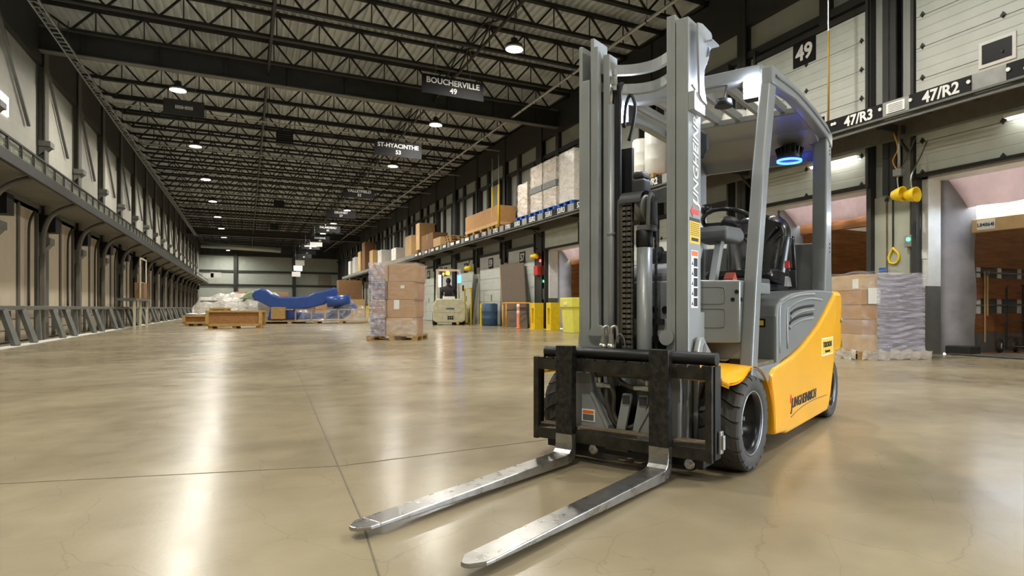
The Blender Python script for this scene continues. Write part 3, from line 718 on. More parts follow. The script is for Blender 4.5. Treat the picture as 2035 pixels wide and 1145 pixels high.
def carton(label, x, y, z, dx, dy, dz, mt='cardboard', name='carton', cat='box', rz=0, flaps=True):
    t = thing(name, label, cat, (x, y, z), rz)
    MB().box(-dx / 2, dx / 2, -dy / 2, dy / 2, 0, dz).build('body', mt, t, .01)
    if flaps: MB().box(-dx / 2 + .02, dx / 2 - .02, -.04, .04, dz, dz + .004).box(-dx / 2 - .004, -dx / 2, -.04, .04, dz * .6, dz).build('tape', 'tape', t)
    return t
carton('long flat brown carton on the rack beside two yellow poles', 10.25, 28.2, RZ + .28, .85, 4.6, .72, 'cardboard')
t = thing('skid', 'wooden skid under the long flat brown carton on the rack', 'skid', (10.25, 28.2, RZ))
for i in range(5): MB().box(-.42, .42, -2.2 + i * 1.05, -2.0 + i * 1.05, 0, .14).build('runner', 'pallet_wood', t)
MB().box(-.44, .44, -2.3, 2.3, .14, .28).build('deck', 'cardboard_lt', t)
t = thing('yellow_pole', 'x', 'pole', (9.86, 25.9, RZ)); MB().cyl((0, 0, 0), (0, 0, 1.9), .04, n=10).build('sleeve', 'safety_yellow', t); MB().cyl((0, 0, 1.9), (0, 0, 3.2), .025, n=8).build('rod', 'galv', t)
t['label'] = 'yellow sleeved pole on the rack edge, right one of the pair'; t['group'] = 'yellow poles on the rack'
t2 = copy_tree(t); t2.location = (9.86, 26.7, RZ); t2['label'] = 'yellow sleeved pole on the rack edge, left one of the pair'
t3 = thing('yellow_pole', 'tall yellow sleeved pole rising from the rack in front of door 49', 'pole', (9.86, 8.3, RZ)); MB().cyl((0, 0, 0), (0, 0, 1.75), .018, n=10).build('sleeve', 'pole_tan', t3); MB().cyl((0, 0, 1.75), (0, 0, 4.7), .016, n=8).build('rod', 'galv', t3)
carton('low brown carton stack on the rack right of the wooden pallets', 10.25, 37.95, RZ, .9, 2.7, .95, 'cardboard_dk')
carton('upright pale carton on the rack at the wrapped pallet load', 10.25, 43.0, RZ, .9, 1.8, 1.35, 'cardboard_lt')
carton('stack of flat brown cartons on the rack', 10.2, 39.9, RZ + .14, 1.0, .9, 1.7, 'cardboard_lt')
spallet('wooden pallet under the flat brown carton stack', 39.9, 'pallet_wood')
for i in range(3):
    o = spallet(['bottom', 'middle', 'top'][i] + ' empty wooden pallet of the pile lying on the rack', 33.6 + .1 * i, 'pallet_wood'); o.location.z = RZ + .145 * i
carton('low pale carton on the rack beside the empty pallets', 10.2, 35.6, RZ, .9, 1.5, .5, 'cardboard_lt')
for i, (y, h_, mt) in enumerate(((47.5, .9, 'white_plastic'), (53, 1.2, 'white_plastic'), (57, 1.5, 'cardboard_lt'), (61, 2.6, 'cardboard_dk'), (63.5, 1.9, 'cardboard_lt'), (67, 1.6, 'white_plastic'), (70, 1.4, 'white_plastic'))):
    carton(['small white carton far along the rack', 'wide white carton far along the rack', 'pale brown carton far along the rack', 'tallest dark brown carton at the far rack', 'narrow brown wrapped stack at the far rack', 'white bundle near the far end of the rack', 'small white bundle last on the rack'][i], 10.2, y, RZ, .9, 1.6, h_, mt)

# ================= docks =================
DW = {47: 'at the picture right edge', 49: 'behind the forklift rear post', 55: 'left of the forklift mast'}
DT = {47: 'right edge dock, plate L84864I on its header', 49: 'dock seen behind the forklift seat', 55: 'far dock left of the forklift mast'}
def dock(n, trailer):
    y0 = bay(n)
    fr = struct(MB().box(XR + .0, XR + .45, y0 + 2.86, y0 + 3.0, 1.25, HEAD).box(XR, XR + .45, y0, y0 + .14, 1.25, HEAD).box(XR, XR + .45, y0, y0 + 3.0, HEAD - .12, HEAD).build('trim_%d' % n, 'frame_white'))
    MB().box(XR + .0, XR + .45, y0 + 2.86, y0 + 3.0, 0, 1.25).box(XR, XR + .45, y0, y0 + .14, 0, 1.25).build('lower_jamb', 'steel_mid', fr)  # lower jamb coloured grey, upper jamb white
    if n == 47: box(XR - .012, XR - .002, y0 + 2.88, y0 + 2.98, 1.75, 1.92).build('notice', 'paper', fr)
    # curtain: head and sides, cloth with folds
    t = thing('dock_curtain', DW[n] + ', brownish cloth dock curtain', 'curtain', (XR + .45, y0, 0))
    MB().grid(lambda u, v: (-.02 + .05 * math.sin(u * 22) * v + .25 * v, 2.9 - u * 2.8, 3.3 - v * (.62 if n == 47 else .50)), 40, 5).build('head_curtain', 'curtain', t)
    MB().grid(lambda u, v: (-.1 + u * .45, 2.88 - u * .40 + .02 * math.sin(v * 14) * u, .02 + v * 3.2), 6, 20).build('side_curtain', 'curtain_grey', t)
    MB().grid(lambda u, v: (-.1 + u * .45, .12 + u * .34 + .02 * math.sin(v * 14) * u, .02 + v * 3.2), 6, 20).build('side_curtain', 'curtain_grey', t)
    # trailer
    T = thing('trailer', 'goods trailer backed up to the ' + DT[n], 'trailer', (XR + .75, y0 + 1.5, 0))
    W = 1.15; H = 2.46 if n == 47 else 2.84; LN = 9.0
    MB().box(0, LN, -W - .1, W + .1, -.25, .012).build('floor', 'ply_dark', T)
    MB().box(.1, LN, -W - .1, W + .1, H, H + .08).build('roof', 'roof_sheet', T)
    MB().box(LN - .08, LN, -W, W, .0, H).build('end_wall', 'ply', T)
    for sg in (1, -1):
        ym = sg * W
        MB().box(.1, LN, ym + sg * .05, ym + sg * .1, 0, H).build('skin', 'steel_mid' if sg > 0 else 'frame_white', T)
        if n == 47:
            for (z0, z1) in ((.38, .74), (1.02, 1.42), (1.62, H)): MB().box(.12, LN, ym - sg * .0, ym + sg * .03, z0, z1).build('lining_board', 'ply_dark', T)
            MB().box(.12, LN, ym, ym + sg * .04, 0.012, .38).build('scuff_plate', 'galv', T)
            for z in (.9, 1.52): MB().bar((.1, ym + sg * .03, z), (LN, ym + sg * .03, z), .02, .03).build('slot_rail', 'galv', T)
            for i in range(12): MB().box(.45 + i * .7, .57 + i * .7, ym + sg * .032, ym + sg * .05, .38, H).build('rib', 'frame_white', T)
        else:
            MB().box(.12, LN, ym, ym + sg * .03, 0, H).build('lining_board', 'ply', T)
    hd = MB().box(0, .12, -W - .12, W + .12, H - .24, H + .0).build('rear_header', 'cardboard_lt' if n == 47 else 'ply', T, .008)
    for sg in (1, -1): MB().box(0, .12, sg * W, sg * (W + .12), 0, H).build('rear_post', 'frame_white', T, .008)
    if n == 47:
        pl = box(-.012, -.002, .62, .92, H - .2, H - .04).build('licence_plate', 'paper', T)
        text('L84864I', .09, frame((-.014, .77, H - .12), (0, -1, 0), (0, 0, 1)), 'ink', pl, bold=.02)
        MB().tube([(-.02, W + .06, 1.25), (-.06, W + .06, 1.22), (-.06, W + .06, .65), (-.02, W + .06, .62)], .014, 8).build('grab_handle', 'frame_white', T)
    return T
for n in OPEN: tag(MB().box(XR + .3, XR + .95, bay(n) + .3, bay(n) + 2.7, .013, .022).build('dock_leveller', 'steel_mid'), 'grey steel dock plate bridging to the trailer ' + DW[n], 'dock plate')
dock(47, True); dock(49, True); dock(55, True)
tag(MB().box(XR + .4, XR + .74, 6.55, 7.0, .0, .16).build('dock_bumper', 'rubber', None, .02), 'black rubber bumper block at foot of dock 47 frame', 'bumper')
# hand trucks in the trailer at dock 47
def hand_truck(label, x, y, rz):
    t = thing('hand_truck', label, 'hand truck', (x, y, .013), rz, 'hand trucks in the trailer')
    for s in (-.15, .15):
        MB().tube([(s, 0, .08), (s, .02, .6), (s, .03, 1.15), (s * .85, -.02, 1.22), (s * .6, -.1, 1.24)], .016, 8).build('rail', 'fl_black', t)
        wv = MB(); wv.lathe([(.05, -.03), (.11, -.035), (.13, -.02), (.13, .02), (.11, .035), (.05, .03)], (s * 1.75, .06, .13), 'x', 20, True)
        w_ = wv.build('wheel', 'rubber', t); MB().lathe([(.01, -.035), (.07, -.03), (.075, .0), (.07, .03), (.01, .035)], (s * 1.75, .06, .13), 'x', 16).build('hub', 'white_plastic', w_)
    for z in (.3, .6, .9): MB().bar((-.15, .02, z), (.15, .02, z), .02).build('crossbar', 'fl_black', t)
    MB().cyl((-.26, .06, .13), (.26, .06, .13), .012, n=8).build('axle', 'fl_black', t)
    MB().box(-.2, .2, -.25, .0, .0, .012).build('toe_plate', 'galv', t)
hand_truck('black hand truck with white hubs just inside the trailer', 12.42, 6.32, R(-75)); hand_truck('black hand truck standing deeper in the trailer', 12.95, 6.3, R(-60))
t = thing('load_strap', 'pale webbing strap hanging on the trailer side boards', 'strap', (12.36, 6.83, 0)); MB().box(-.02, .02, -.012, 0, .2, 1.5).box(.05, .09, -.02, -.008, .7, 1.5).build('webbing', 'cardboard_lt', t); MB().box(-.03, .1, -.03, 0, 1.46, 1.54).build('buckle', 'galv', t)

# pier fittings between 47 and 49
def dock_light(label, x, y, z, arm):
    t = thing('dock_light', label, 'lamp', (x, y, z), 0, 'dock lamps on swing arms')
    MB().tube([(arm, 0, 1.1), (arm * .5, 0, .7), (0, 0, .35), (0, 0, .12)], .014, 8).build('arm', 'galv', t)
    MB().lathe([(.03, .12), (.08, .1), (.12, -.02), (.135, -.1), (.12, -.1), (.105, -.02), (.06, .06)], (0, 0, 0), 'y', 18).build('shade', 'safety_yellow', t)
dock_light('yellow dock lamp head beside door 47, left one', 10.35, 7.2, 2.88, .5); dock_light('yellow dock lamp head beside door 47, right one', 10.4, 6.98, 2.84, .5)
t = thing('conduit_drop', 'pale conduit pipe dropping from the rack beside door 47', 'conduit', (10.3, 7.15, 0)); MB().cyl((0, 0, 3.3), (0, 0, 4.1), .025, n=10).build('pipe', 'galv', t); MB().box(-.06, .06, -.08, .08, 3.2, 3.32).build('junction_box', 'steel_mid', t); MB().tube([(.05, .05, 3.3), (.03, .14, 3.5), (.04, .05, 3.7), (.03, .12, 4.0)], .012, 6).build('cord', 'safety_orange', t)
t = thing('pull_hook', 'long rod with yellow hook hanging on wall between docks', 'hook', (XR - .06, 7.72, 0)); MB().cyl((0, 0, 2.0), (0, 0, 3.0), .015, n=8).build('rod', 'steel_dark', t)
MB().tube([(0, 0, 2.0), (0, -.04, 1.95), (0, -.11, 1.88), (0, -.12, 1.78), (0, -.05, 1.7), (0, .06, 1.72), (0, .09, 1.82), (0, .05, 1.9), (0, 0, 2.0)], .022, 8).build('hook', 'safety_yellow', t)
t = thing('door_control', 'small grey control box with green light between docks', 'control box', (XR - .04, 7.35, 0)); MB().box(-.1, 0, -.09, .09, 1.98, 2.2).build('housing', 'galv', t, .01); MB().cyl((-.115, 0, 2.12), (-.1, 0, 2.12), .035, n=12).build('indicator', 'green_led', t); MB().cyl((-.04, 0, 2.2), (-.04, 0, 3.1), .014, n=8).cyl((-.04, 0, 1.35), (-.04, 0, 1.98), .012, n=8).build('conduit', 'steel_mid', t); MB().box(-.09, 0, -.1, .1, 1.25, 1.42).build('lower_box', 'steel_mid', t, .01)
tag(box(XR - .052, XR - .042, 7.85, 8.02, 1.55, 1.63).build('wall_sticker', 'blue_lamp' if 0 else 'pallet_blue'), 'small blue sticker on the wall between docks', 'sticker')
tag(box(XR - .052, XR - .042, 7.18, 7.30, 2.3, 2.55).build('wall_notice', 'paper'), 'pale notice sheet above the green lit control box', 'notice')
t = thing('brace_pole', 'thin rusty rod on the wall left of the yellow hook', 'pole', (XR - .06, 7.85, 0)); MB().cyl((0, 0, .1), (0, 0, 3.0), .014, n=8).build('rod', 'rust_ledge', t); MB().box(-.02, .05, -.03, .03, 2.9, 2.96).build('clip', 'steel_dark', t)
def strip_light(label, y, x=10.7, z=3.86):
    t = thing('strip_light', label, 'strip light', (x, y, z)); MB().box(-.06, .06, -.6, .6, 0, .06).build('housing', 'frame_white', t); MB().cyl((0, -.56, -.02), (0, .56, -.02), .02, n=8).build('tube', 'white_lamp', t)
strip_light('strip light under the rack just right of the forklift rear post', 8.9); strip_light('strip light under the rack near the picture right edge', 5.0)
# ================= the big forklift =================
FA = R(62.3)
FK = thing('forklift', 'large grey and yellow electric forklift with lowered forks in the foreground', 'forklift', (2.06, 2.966, 0), math.atan2(-math.cos(FA), -math.sin(FA)))
def part(mb, name, m, parent=None, **k): return mb.build(name, m, parent or FK, **k)
# ---- forks
for (v0, v1) in ((-.348, -.24), (.222, .33)):
    prof = [(.41, .17), (.455, .17), (.455, .115), (.462, .088), (.478, .072), (.505, .066)]
    n = 10
    top = [(.505 + i * (1.70 - .505) / n, .066 - .016 * i / n) for i in range(1, n + 1)]
    bot = [(1.70 - i * (1.70 - .56) / n, .034 - .018 * i / n) for i in range(0, n + 1)]
    pf = prof + top + bot + [(.50, .016), (.45, .022), (.42, .045), (.41, .08)]
    m = MB().prism(pf, 'y', v0, v1)
    vm = (v0 + v1) / 2; hw = (v1 - v0) / 2
    pl = [(1.70, v0), (1.74, v0 + .002), (1.785, v0 + .035), (1.79, vm), (1.785, v1 - .035), (1.74, v1 - .002), (1.70, v1)]
    m.add([(a, b, .05) for a, b in pl] + [(a, b, .034) for a, b in pl], [tuple(range(7)), tuple(range(13, 6, -1))] + [(i + 1, i, 7 + i, 8 + i) for i in range(6)])
    f = part(m, 'fork', 'fork_steel', bevel=.004); lab(f, 'worn bare steel fork blade')
    part(MB().box(.41, .455, v0, v1, .17, .645), 'shank', 'fork_black', f, bevel=.004)
    part(MB().box(.36, .415, vm - .03, vm + .03, .55, .62).box(.37, .41, vm - .04, vm + .04, .115, .2), 'hook', 'fl_black', f)
# ---- carriage
m = MB(); vv = -.525; poly = [(-.525, .505), (.525, .505), (.525, .574)]
ks = [.47, .40, .34, .30, .16, .06, -.04, -.12, -.19, -.40, -.46]
for k in ks: poly += [(k + .012, .574), (k + .008, .562), (k - .008, .562), (k - .012, .574)]
poly += [(-.525, .574)]
part(m.prism(poly, 'x', .375, .408), 'carriage_top_bar', 'carriage_black', bevel=.002)
part(MB().prism([(.36, .118), (.41, .118), (.41, .178), (.385, .195), (.36, .195)], 'y', -.525, .525).box(.36, .409, -.06, .08, .105, .12), 'carriage_bottom_bar', 'carriage_black', bevel=.003)
part(MB().box(.315, .385, -.515, .515, .194, .2), 'carriage_ledge', 'rust_ledge')
for s in (-1, 1):
    part(MB().prism([(s * .535, .112), (s * .535, .574), (s * .50, .574), (s * .50, .20), (s * .505, .112)], 'x', .385, .412), 'carriage_end_bar', 'carriage_black', bevel=.003)
    part(MB().box(.32, .39, s * .535 - .008, s * .535 + .008, .125, .57), 'carriage_side_plate', 'fl_black')
    part(MB().box(.325, .36, s * .545, s * .56, .15, .26).box(.33, .355, s * .56, s * .572, .17, .24), 'wear_pad', 'galv', bevel=.004)
    # shaped grey plates of the fork carrier
    P = [(.335, .19), (.085, .19), (.085, .215), (.185, .385), (.20, .52), (.335, .52)]
    part(MB().prism([(s * a, b) for a, b in P], 'x', .30, .325), 'carrier_plate', 'mast_grey', bevel=.004)
    part(MB().prism([(s * a, b) for a, b in [(.085, .19), (.085, .215), (.185, .385), (.20, .52), (.215, .52), (.198, .38), (.1, .21), (.1, .19)]], 'x', .25, .335), 'carrier_rib', 'mast_grey')
part(MB().cyl((.345, -.49, .602), (.345, .535, .602), .032, n=18).box(.33, .36, -.5, .535, .572, .6), 'carriage_shaft', 'fl_black')
part(MB().cyl((.35, -.15, .515), (.35, .165, .515), .034, n=18).cyl((.35, -.165, .515), (.35, -.14, .515), .04, n=14).cyl((.35, .14, .515), (.35, .18, .515), .04, n=14), 'side_shift_cylinder', 'hose')
part(MB().cyl((.35, -.33, .507), (.35, -.16, .507), .014, n=12), 'side_shift_rod', 'chrome')
for (v, s) in ((-.13, 1), (.16, -1)):
    part(MB().cyl((.35, v, .49), (.35, v, .445), .013, n=10).cyl((.35, v - s * .012, .435), (.35, v + s * .03, .435), .016, n=8).cyl((.35, v + s * .03, .435), (.35, v + s * .075, .432), .013, n=8), 'hose_fitting', 'brass')
part(MB().tube([(.35, .085, .432), (.345, .03, .445), (.33, -.02, .47), (.30, -.05, .5)], .012, 8), 'hydraulic_hose', 'hose')
part(MB().tube([(.35, -.06, .432), (.33, -.05, .38), (.30, -.07, .28), (.29, -.04, .225), (.28, .02, .21), (.27, .06, .24)], .012, 8), 'hydraulic_hose', 'hose')
part(MB().tube([(.34, -.09, .43), (.32, -.1, .34), (.29, -.08, .24), (.28, -.02, .2), (.27, .05, .2)], .012, 8), 'hydraulic_hose', 'hose')
for (v, w_) in ((-.025, .0), (.075, .0)):
    part(MB().prism([(v - .02, .20), (v + .035, .20), (v + .075, .38), (v + .07, .395), (v + .02, .395)], 'x', .30, .32), 'chain_anchor', 'mast_grey', bevel=.004)
    part(MB().box(.322, .328, v + .025, v + .065, .34, .385), 'anchor_pad', 'plastic_dark')
d_ = part(MB().box(.326, .3285, -.258, -.175, .225, .292), 'warning_label', 'paper')
part(MB().box(.3285, .330, -.252, -.181, .268, .286), 'orange_band', 'decal_orange', d_); part(MB().box(.3285, .330, -.252, -.181, .231, .264), 'print_block', 'steel_mid', d_)
for v in (-.16, .4):
    part(MB().cyl((.30, v, .085), (.37, v, .085), .026, n=12).cyl((.37, v, .085), (.385, v, .085), .014, n=6), 'lower_roller', 'chrome')
part(MB().box(.26, .36, -.47, .47, .07, .112), 'carriage_lower_hook', 'fl_black')

# ---- mast
ZT = 2.345
for s in (-1, 1):
    o_ = MB()
    o_.box(.08, .24, min(s * .316, s * .338), max(s * .316, s * .338), .09, ZT)                     # web
    o_.box(.205, .24, min(s * .268, s * .318), max(s * .268, s * .318), .09, ZT - (.20 if s < 0 else 0)); o_.box(.08, .115, min(s * .268, s * .318), max(s * .268, s * .318), .09, ZT)
    part(o_, 'outer_mast_rail', 'mast_grey', bevel=.004)
    i_ = MB()
    i_.box(.09, .236, min(s * .262, s * .238), max(s * .262, s * .238), .12, ZT + .03)
    i_.box(.2, .236, min(s * .24, s * .212), max(s * .24, s * .212), .12, ZT + (.03 if s > 0 else -.02)); i_.box(.09, .125, min(s * .24, s * .212), max(s * .24, s * .212), .12, ZT - .03)
    part(i_, 'inner_mast_rail', 'mast_grey', bevel=.004)
    if s < 0: part(MB().box(.10, .19, -.205, -.165, .12, ZT - .06).box(.13, .16, -.166, -.16, .2, ZT - .1), 'carriage_rail', 'mast_grey', bevel=.004)
    part(MB().box(.02, .10, min(s * .338, s * .30), max(s * .338, s * .30), .66, .83), 'mast_bracket', 'mast_grey', bevel=.01)
    part(MB().prism([(.20, .10), (.20, .63), (.17, .69), (.12, .70), (.08, .66), (-.05, .56), (-.09, .50), (-.05, .44), (.05, .10)], 'y', s * .345, s * .375), 'mast_foot_plate', 'mast_grey', bevel=.01)
    part(MB().prism([(.10, .5), (.10, .64), (.12, .665), (.14, .64), (.14, .5)], 'y', s * .374, s * .378), 'slot', 'fl_grey_dark')
    part(MB().cyl((-.05, s * .33, .5), (-.05, s * .42, .5), .05, n=16).cyl((-.05, s * .42, .5), (-.05, s * .435, .5), .02, n=6), 'tilt_pin', 'steel_mid')
    part(MB().cyl((-.05, s * .395, .5), (-.5, s * .395, .56), .035, n=12), 'tilt_cylinder', 'fl_black')
def arch(z0, z1, name, m, bow=.13, u0=.20):
    pts = [(u0 - bow * (1 - (v / .24) ** 2), v) for v in [-.24 + i * .04 for i in range(13)]]
    g = MB()
    for (a, b) in zip(pts, pts[1:]):
        g.add([(a[0] - .03, a[1], z0), (a[0], a[1], z0), (b[0], b[1], z0), (b[0] - .03, b[1], z0), (a[0] - .03, a[1], z1), (a[0], a[1], z1), (b[0], b[1], z1), (b[0] - .03, b[1], z1)],
              [(0, 3, 2, 1), (4, 5, 6, 7), (1, 2, 6, 5), (0, 4, 7, 3)])
    return part(g, name, m)
arch(2.185, 2.24, 'mast_cross_member', 'mast_grey'); arch(2.085, 2.14, 'mast_cross_member', 'mast_grey', .16, .19); arch(.40, .52, 'mast_cross_member', 'mast_grey', .05, .12); arch(1.45, 1.52, 'mast_cross_member', 'fl_grey_dark', .08, .09)
xb = part(MB().box(.085, .10, -.27, .27, .69, .79), 'mast_cross_plate', 'mast_grey', bevel=.005)
for (v, z, r) in ((.105, .775, .014), (.155, .775, .006), (.155, .705, .006)): part(MB().cyl((.10, v, z), (.112, v, z), r, n=10), 'bolt', 'galv', xb)
part(MB().box(.10, .12, .03, .135, .757, .79), 'cylinder_clamp', 'fl_black')
# lift cylinder, pulley head and chain
part(MB().cyl((.165, .045, .12), (.165, .045, 1.19), .043, n=20), 'lift_cylinder', 'mast_grey')
part(MB().lathe([(.043, 1.18), (.047, 1.19), (.047, 1.27), (.04, 1.28), (.02, 1.285)], (.165, .045, 0), 'z', 20), 'cylinder_gland', 'fl_black')
hd = part(MB().prism([(.12, 1.28), (.21, 1.28), (.21, 1.33), (.20, 1.44), (.175, 1.48), (.15, 1.47), (.13, 1.42)], 'y', .075, .10).box(.12, .21, .02, .10, 1.27, 1.30), 'chain_head', 'plastic_grey', bevel=.006)
part(MB().prism([(.13, 1.30), (.20, 1.30), (.2, 1.42), (.175, 1.46), (.14, 1.42)], 'y', .10, .112), 'head_cover', 'fl_black', hd, bevel=.004)
part(MB().lathe([(.02, -.02), (.07, -.022), (.075, -.016), (.06, -.008), (.06, .008), (.075, .016), (.07, .022), (.02, .02)], (.17, .045, 1.395), 'y', 24), 'pulley', 'steel_mid', hd)
part(MB().grid(lambda u, v: (.175 - .075 * math.cos(u * math.pi) * 1.0, -.07 + v * .135, 1.42 + .07 * math.sin(u * math.pi)), 12, 6), 'hose_guard_cap', 'plastic_dark')
part(MB().box(.11, .20, -.02, .06, 1.47, 1.56).prism([(-.02, 1.56), (.06, 1.56), (.05, 1.60), (-.01, 1.60)], 'x', .11, .2), 'mast_top_cover', 'plastic_dark', bevel=.015)
ch = MB()
for i in range(30):
    z = .60 + i * .028
    for v in (-.042, -.012):
        ch.box(.218, .238, v - .010, v + .010, z, z + .018)
    ch.cyl((.228, -.056, z + .009), (.228, .006, z + .009), .005, n=6)
    for v in (-.054, -.027, .002): ch.box(.221, .235, v - .002, v + .002, z - .012, z + .028)
part(ch, 'lift_chain', 'chain_steel')
part(MB().box(.208, .216, -.056, .004, .6, 1.42), 'dark_chain_strip', 'fl_black'); part(MB().box(.075, .10, -.14, -.07, .8, 1.76), 'dark_void_plate', 'fl_black')  # black strip and plate stand in for the dark void inside the mast
rc = MB()
for i in range(30):
    z = .62 + i * .028; rc.box(.105, .12, .082, .094, z, z + .018); rc.box(.1, .124, .086, .090, z - .012, z + .028)
part(rc, 'rear_chain', 'fl_black')
part(MB().tube([(.22, -.085, .6), (.22, -.085, 1.1), (.22, -.085, 1.40), (.2, -.085, 1.45)], .010, 8).tube([(.22, -.066, .6), (.22, -.066, 1.1), (.22, -.066, 1.40), (.2, -.066, 1.45)], .010, 8), 'mast_hose', 'hose')
for v in (-.115, -.13, -.145): part(MB().tube([(.16, v, .6), (.16, v, 1.3), (.16, v, 2.0), (.15, v + .01, 2.12)], .012, 8), 'black_hose', 'fl_black')
part(MB().tube([(.10, -.12, 1.88), (.10, -.11, 2.0), (.1, -.08, 2.06), (.1, -.05, 2.0), (.1, -.06, 1.9), (.1, -.09, 1.8)], .010, 8), 'hose_loop', 'fl_black')
part(MB().cyl((.17, -.165, .12), (.17, -.165, 2.0), .022, n=14).lathe([(.024, 1.26), (.027, 1.262), (.027, 1.275), (.024, 1.278)], (.17, -.165, 0), 'z', 14), 'outer_lift_cylinder', 'mast_grey')
part(MB().cyl((.17, -.165, 2.0), (.17, -.165, 2.16), .014, n=12), 'lift_rod', 'chrome')
part(MB().cyl((.19, -.13, 2.07), (.19, -.13, 2.19), .012, n=8).cyl((.19, -.13, 2.10), (.19, -.13, 2.13), .018, n=6).cyl((.19, -.13, 2.15), (.19, -.13, 2.17), .018, n=6), 'hose_fitting', 'brass')
for v in (-.135, -.085):
    part(MB().cyl((.30, v, .62), (.30, v, .655), .024, n=10).cyl((.30, v, .655), (.30, v, .68), .018, n=6).cyl((.30, v, .68), (.30, v, .71), .013, n=6).tube([(.30, v, .71), (.30, v, .735), (.29, v + .012, .75), (.28, v + .024, .735), (.28, v + .026, .65)], .009, 8), 'hose_coupling', 'brass')
part(MB().tube([(.30, -.06, .63), (.30, -.055, .68), (.30, -.03, .71), (.30, -.005, .68), (.3, 0, .63)], .004, 6), 'grease_line', 'steel_mid')
part(MB().cyl((.24, -.2, .695), (.26, -.2, .695), .06, n=20).box(.24, .26, -.26, -.14, .6, .695), 'carrier_ear', 'mast_grey')
part(MB().cyl((.24, .22, .695), (.26, .22, .695), .04, n=20), 'carrier_ear', 'mast_grey')
# plate bracket at the top of the near rail
bp = [(.255, 2.335), (.20, 2.35), (.085, 2.345), (.068, 2.33), (.075, 2.265), (.108, 2.23), (.114, 2.195), (.17, 2.12), (.178, 2.05), (.165, 2.0), (.14, 1.94), (.205, 1.95), (.235, 1.97), (.245, 2.13), (.255, 2.26)]
br_ = part(MB().prism([(a - .05, b - .02) for a, b in bp], 'y', .365, .378), 'top_bracket', 'mast_grey', bevel=.003)
part(MB().prism([(.10, 2.17), (.075, 2.235), (.055, 2.2)], 'y', .378, .380), 'cutout', 'decal_navy', br_); part(MB().box(.03, .12, .378, .42, 2.24, 2.25), 'fold', 'mast_grey', br_)
part(MB().box(.10, .24, .338, .372, 1.86, 1.96), 'rail_clamp', 'mast_grey', bevel=.004)
# decals on the near rail
Md = lambda u, z: frame((u, .3395, z), (0, 0, 1), (1, 0, 0))
text('UNGHEINRICH', .092, Md(.15, 1.69), 'sign_white', FK, shear=.25, bold=.008, sx=1.0)
text('J', .105, Md(.148, 1.392), 'sign_white', FK, shear=.25, bold=.015)
part(MB().box(.115, .19, .3385, .3405, 1.34, 1.362).prism([(.188, 1.322), (.218, 1.352), (.188, 1.382)], 'y', .3385, .3405), 'logo_arrow', 'decal_red')
dy = part(MB().box(.095, .225, .338, .3395, 1.185, 1.30), 'yellow_decal', 'decal_yellow')
part(MB().box(.095, .225, .338, .3396, 1.30, 1.318), 'navy_band', 'decal_navy', dy); part(MB().box(.115, .205, .3395, .340, 1.198, 1.215), 'print', 'ink', dy)
for i in range(7): part(MB().box(.105, .215, .3395, .340, 1.228 + i * .01, 1.231 + i * .01), 'print', 'ink', dy)
dl = part(MB().box(.12, .205, .338, .3392, .85, 1.15), 'safety_decal', 'paper')
part(MB().box(.125, .2, .3392, .3398, 1.12, 1.146), 'orange_band', 'decal_orange', dl)
for i in range(5): part(MB().box(.127, .175, .3392, .3398, .858 + i * .052, .902 + i * .052), 'print', 'ink', dl); part(MB().prism([(.18, .865 + i * .052), (.2, .865 + i * .052), (.19, .885 + i * .052)], 'y', .3392, .3398), 'pictogram', 'ink', dl)

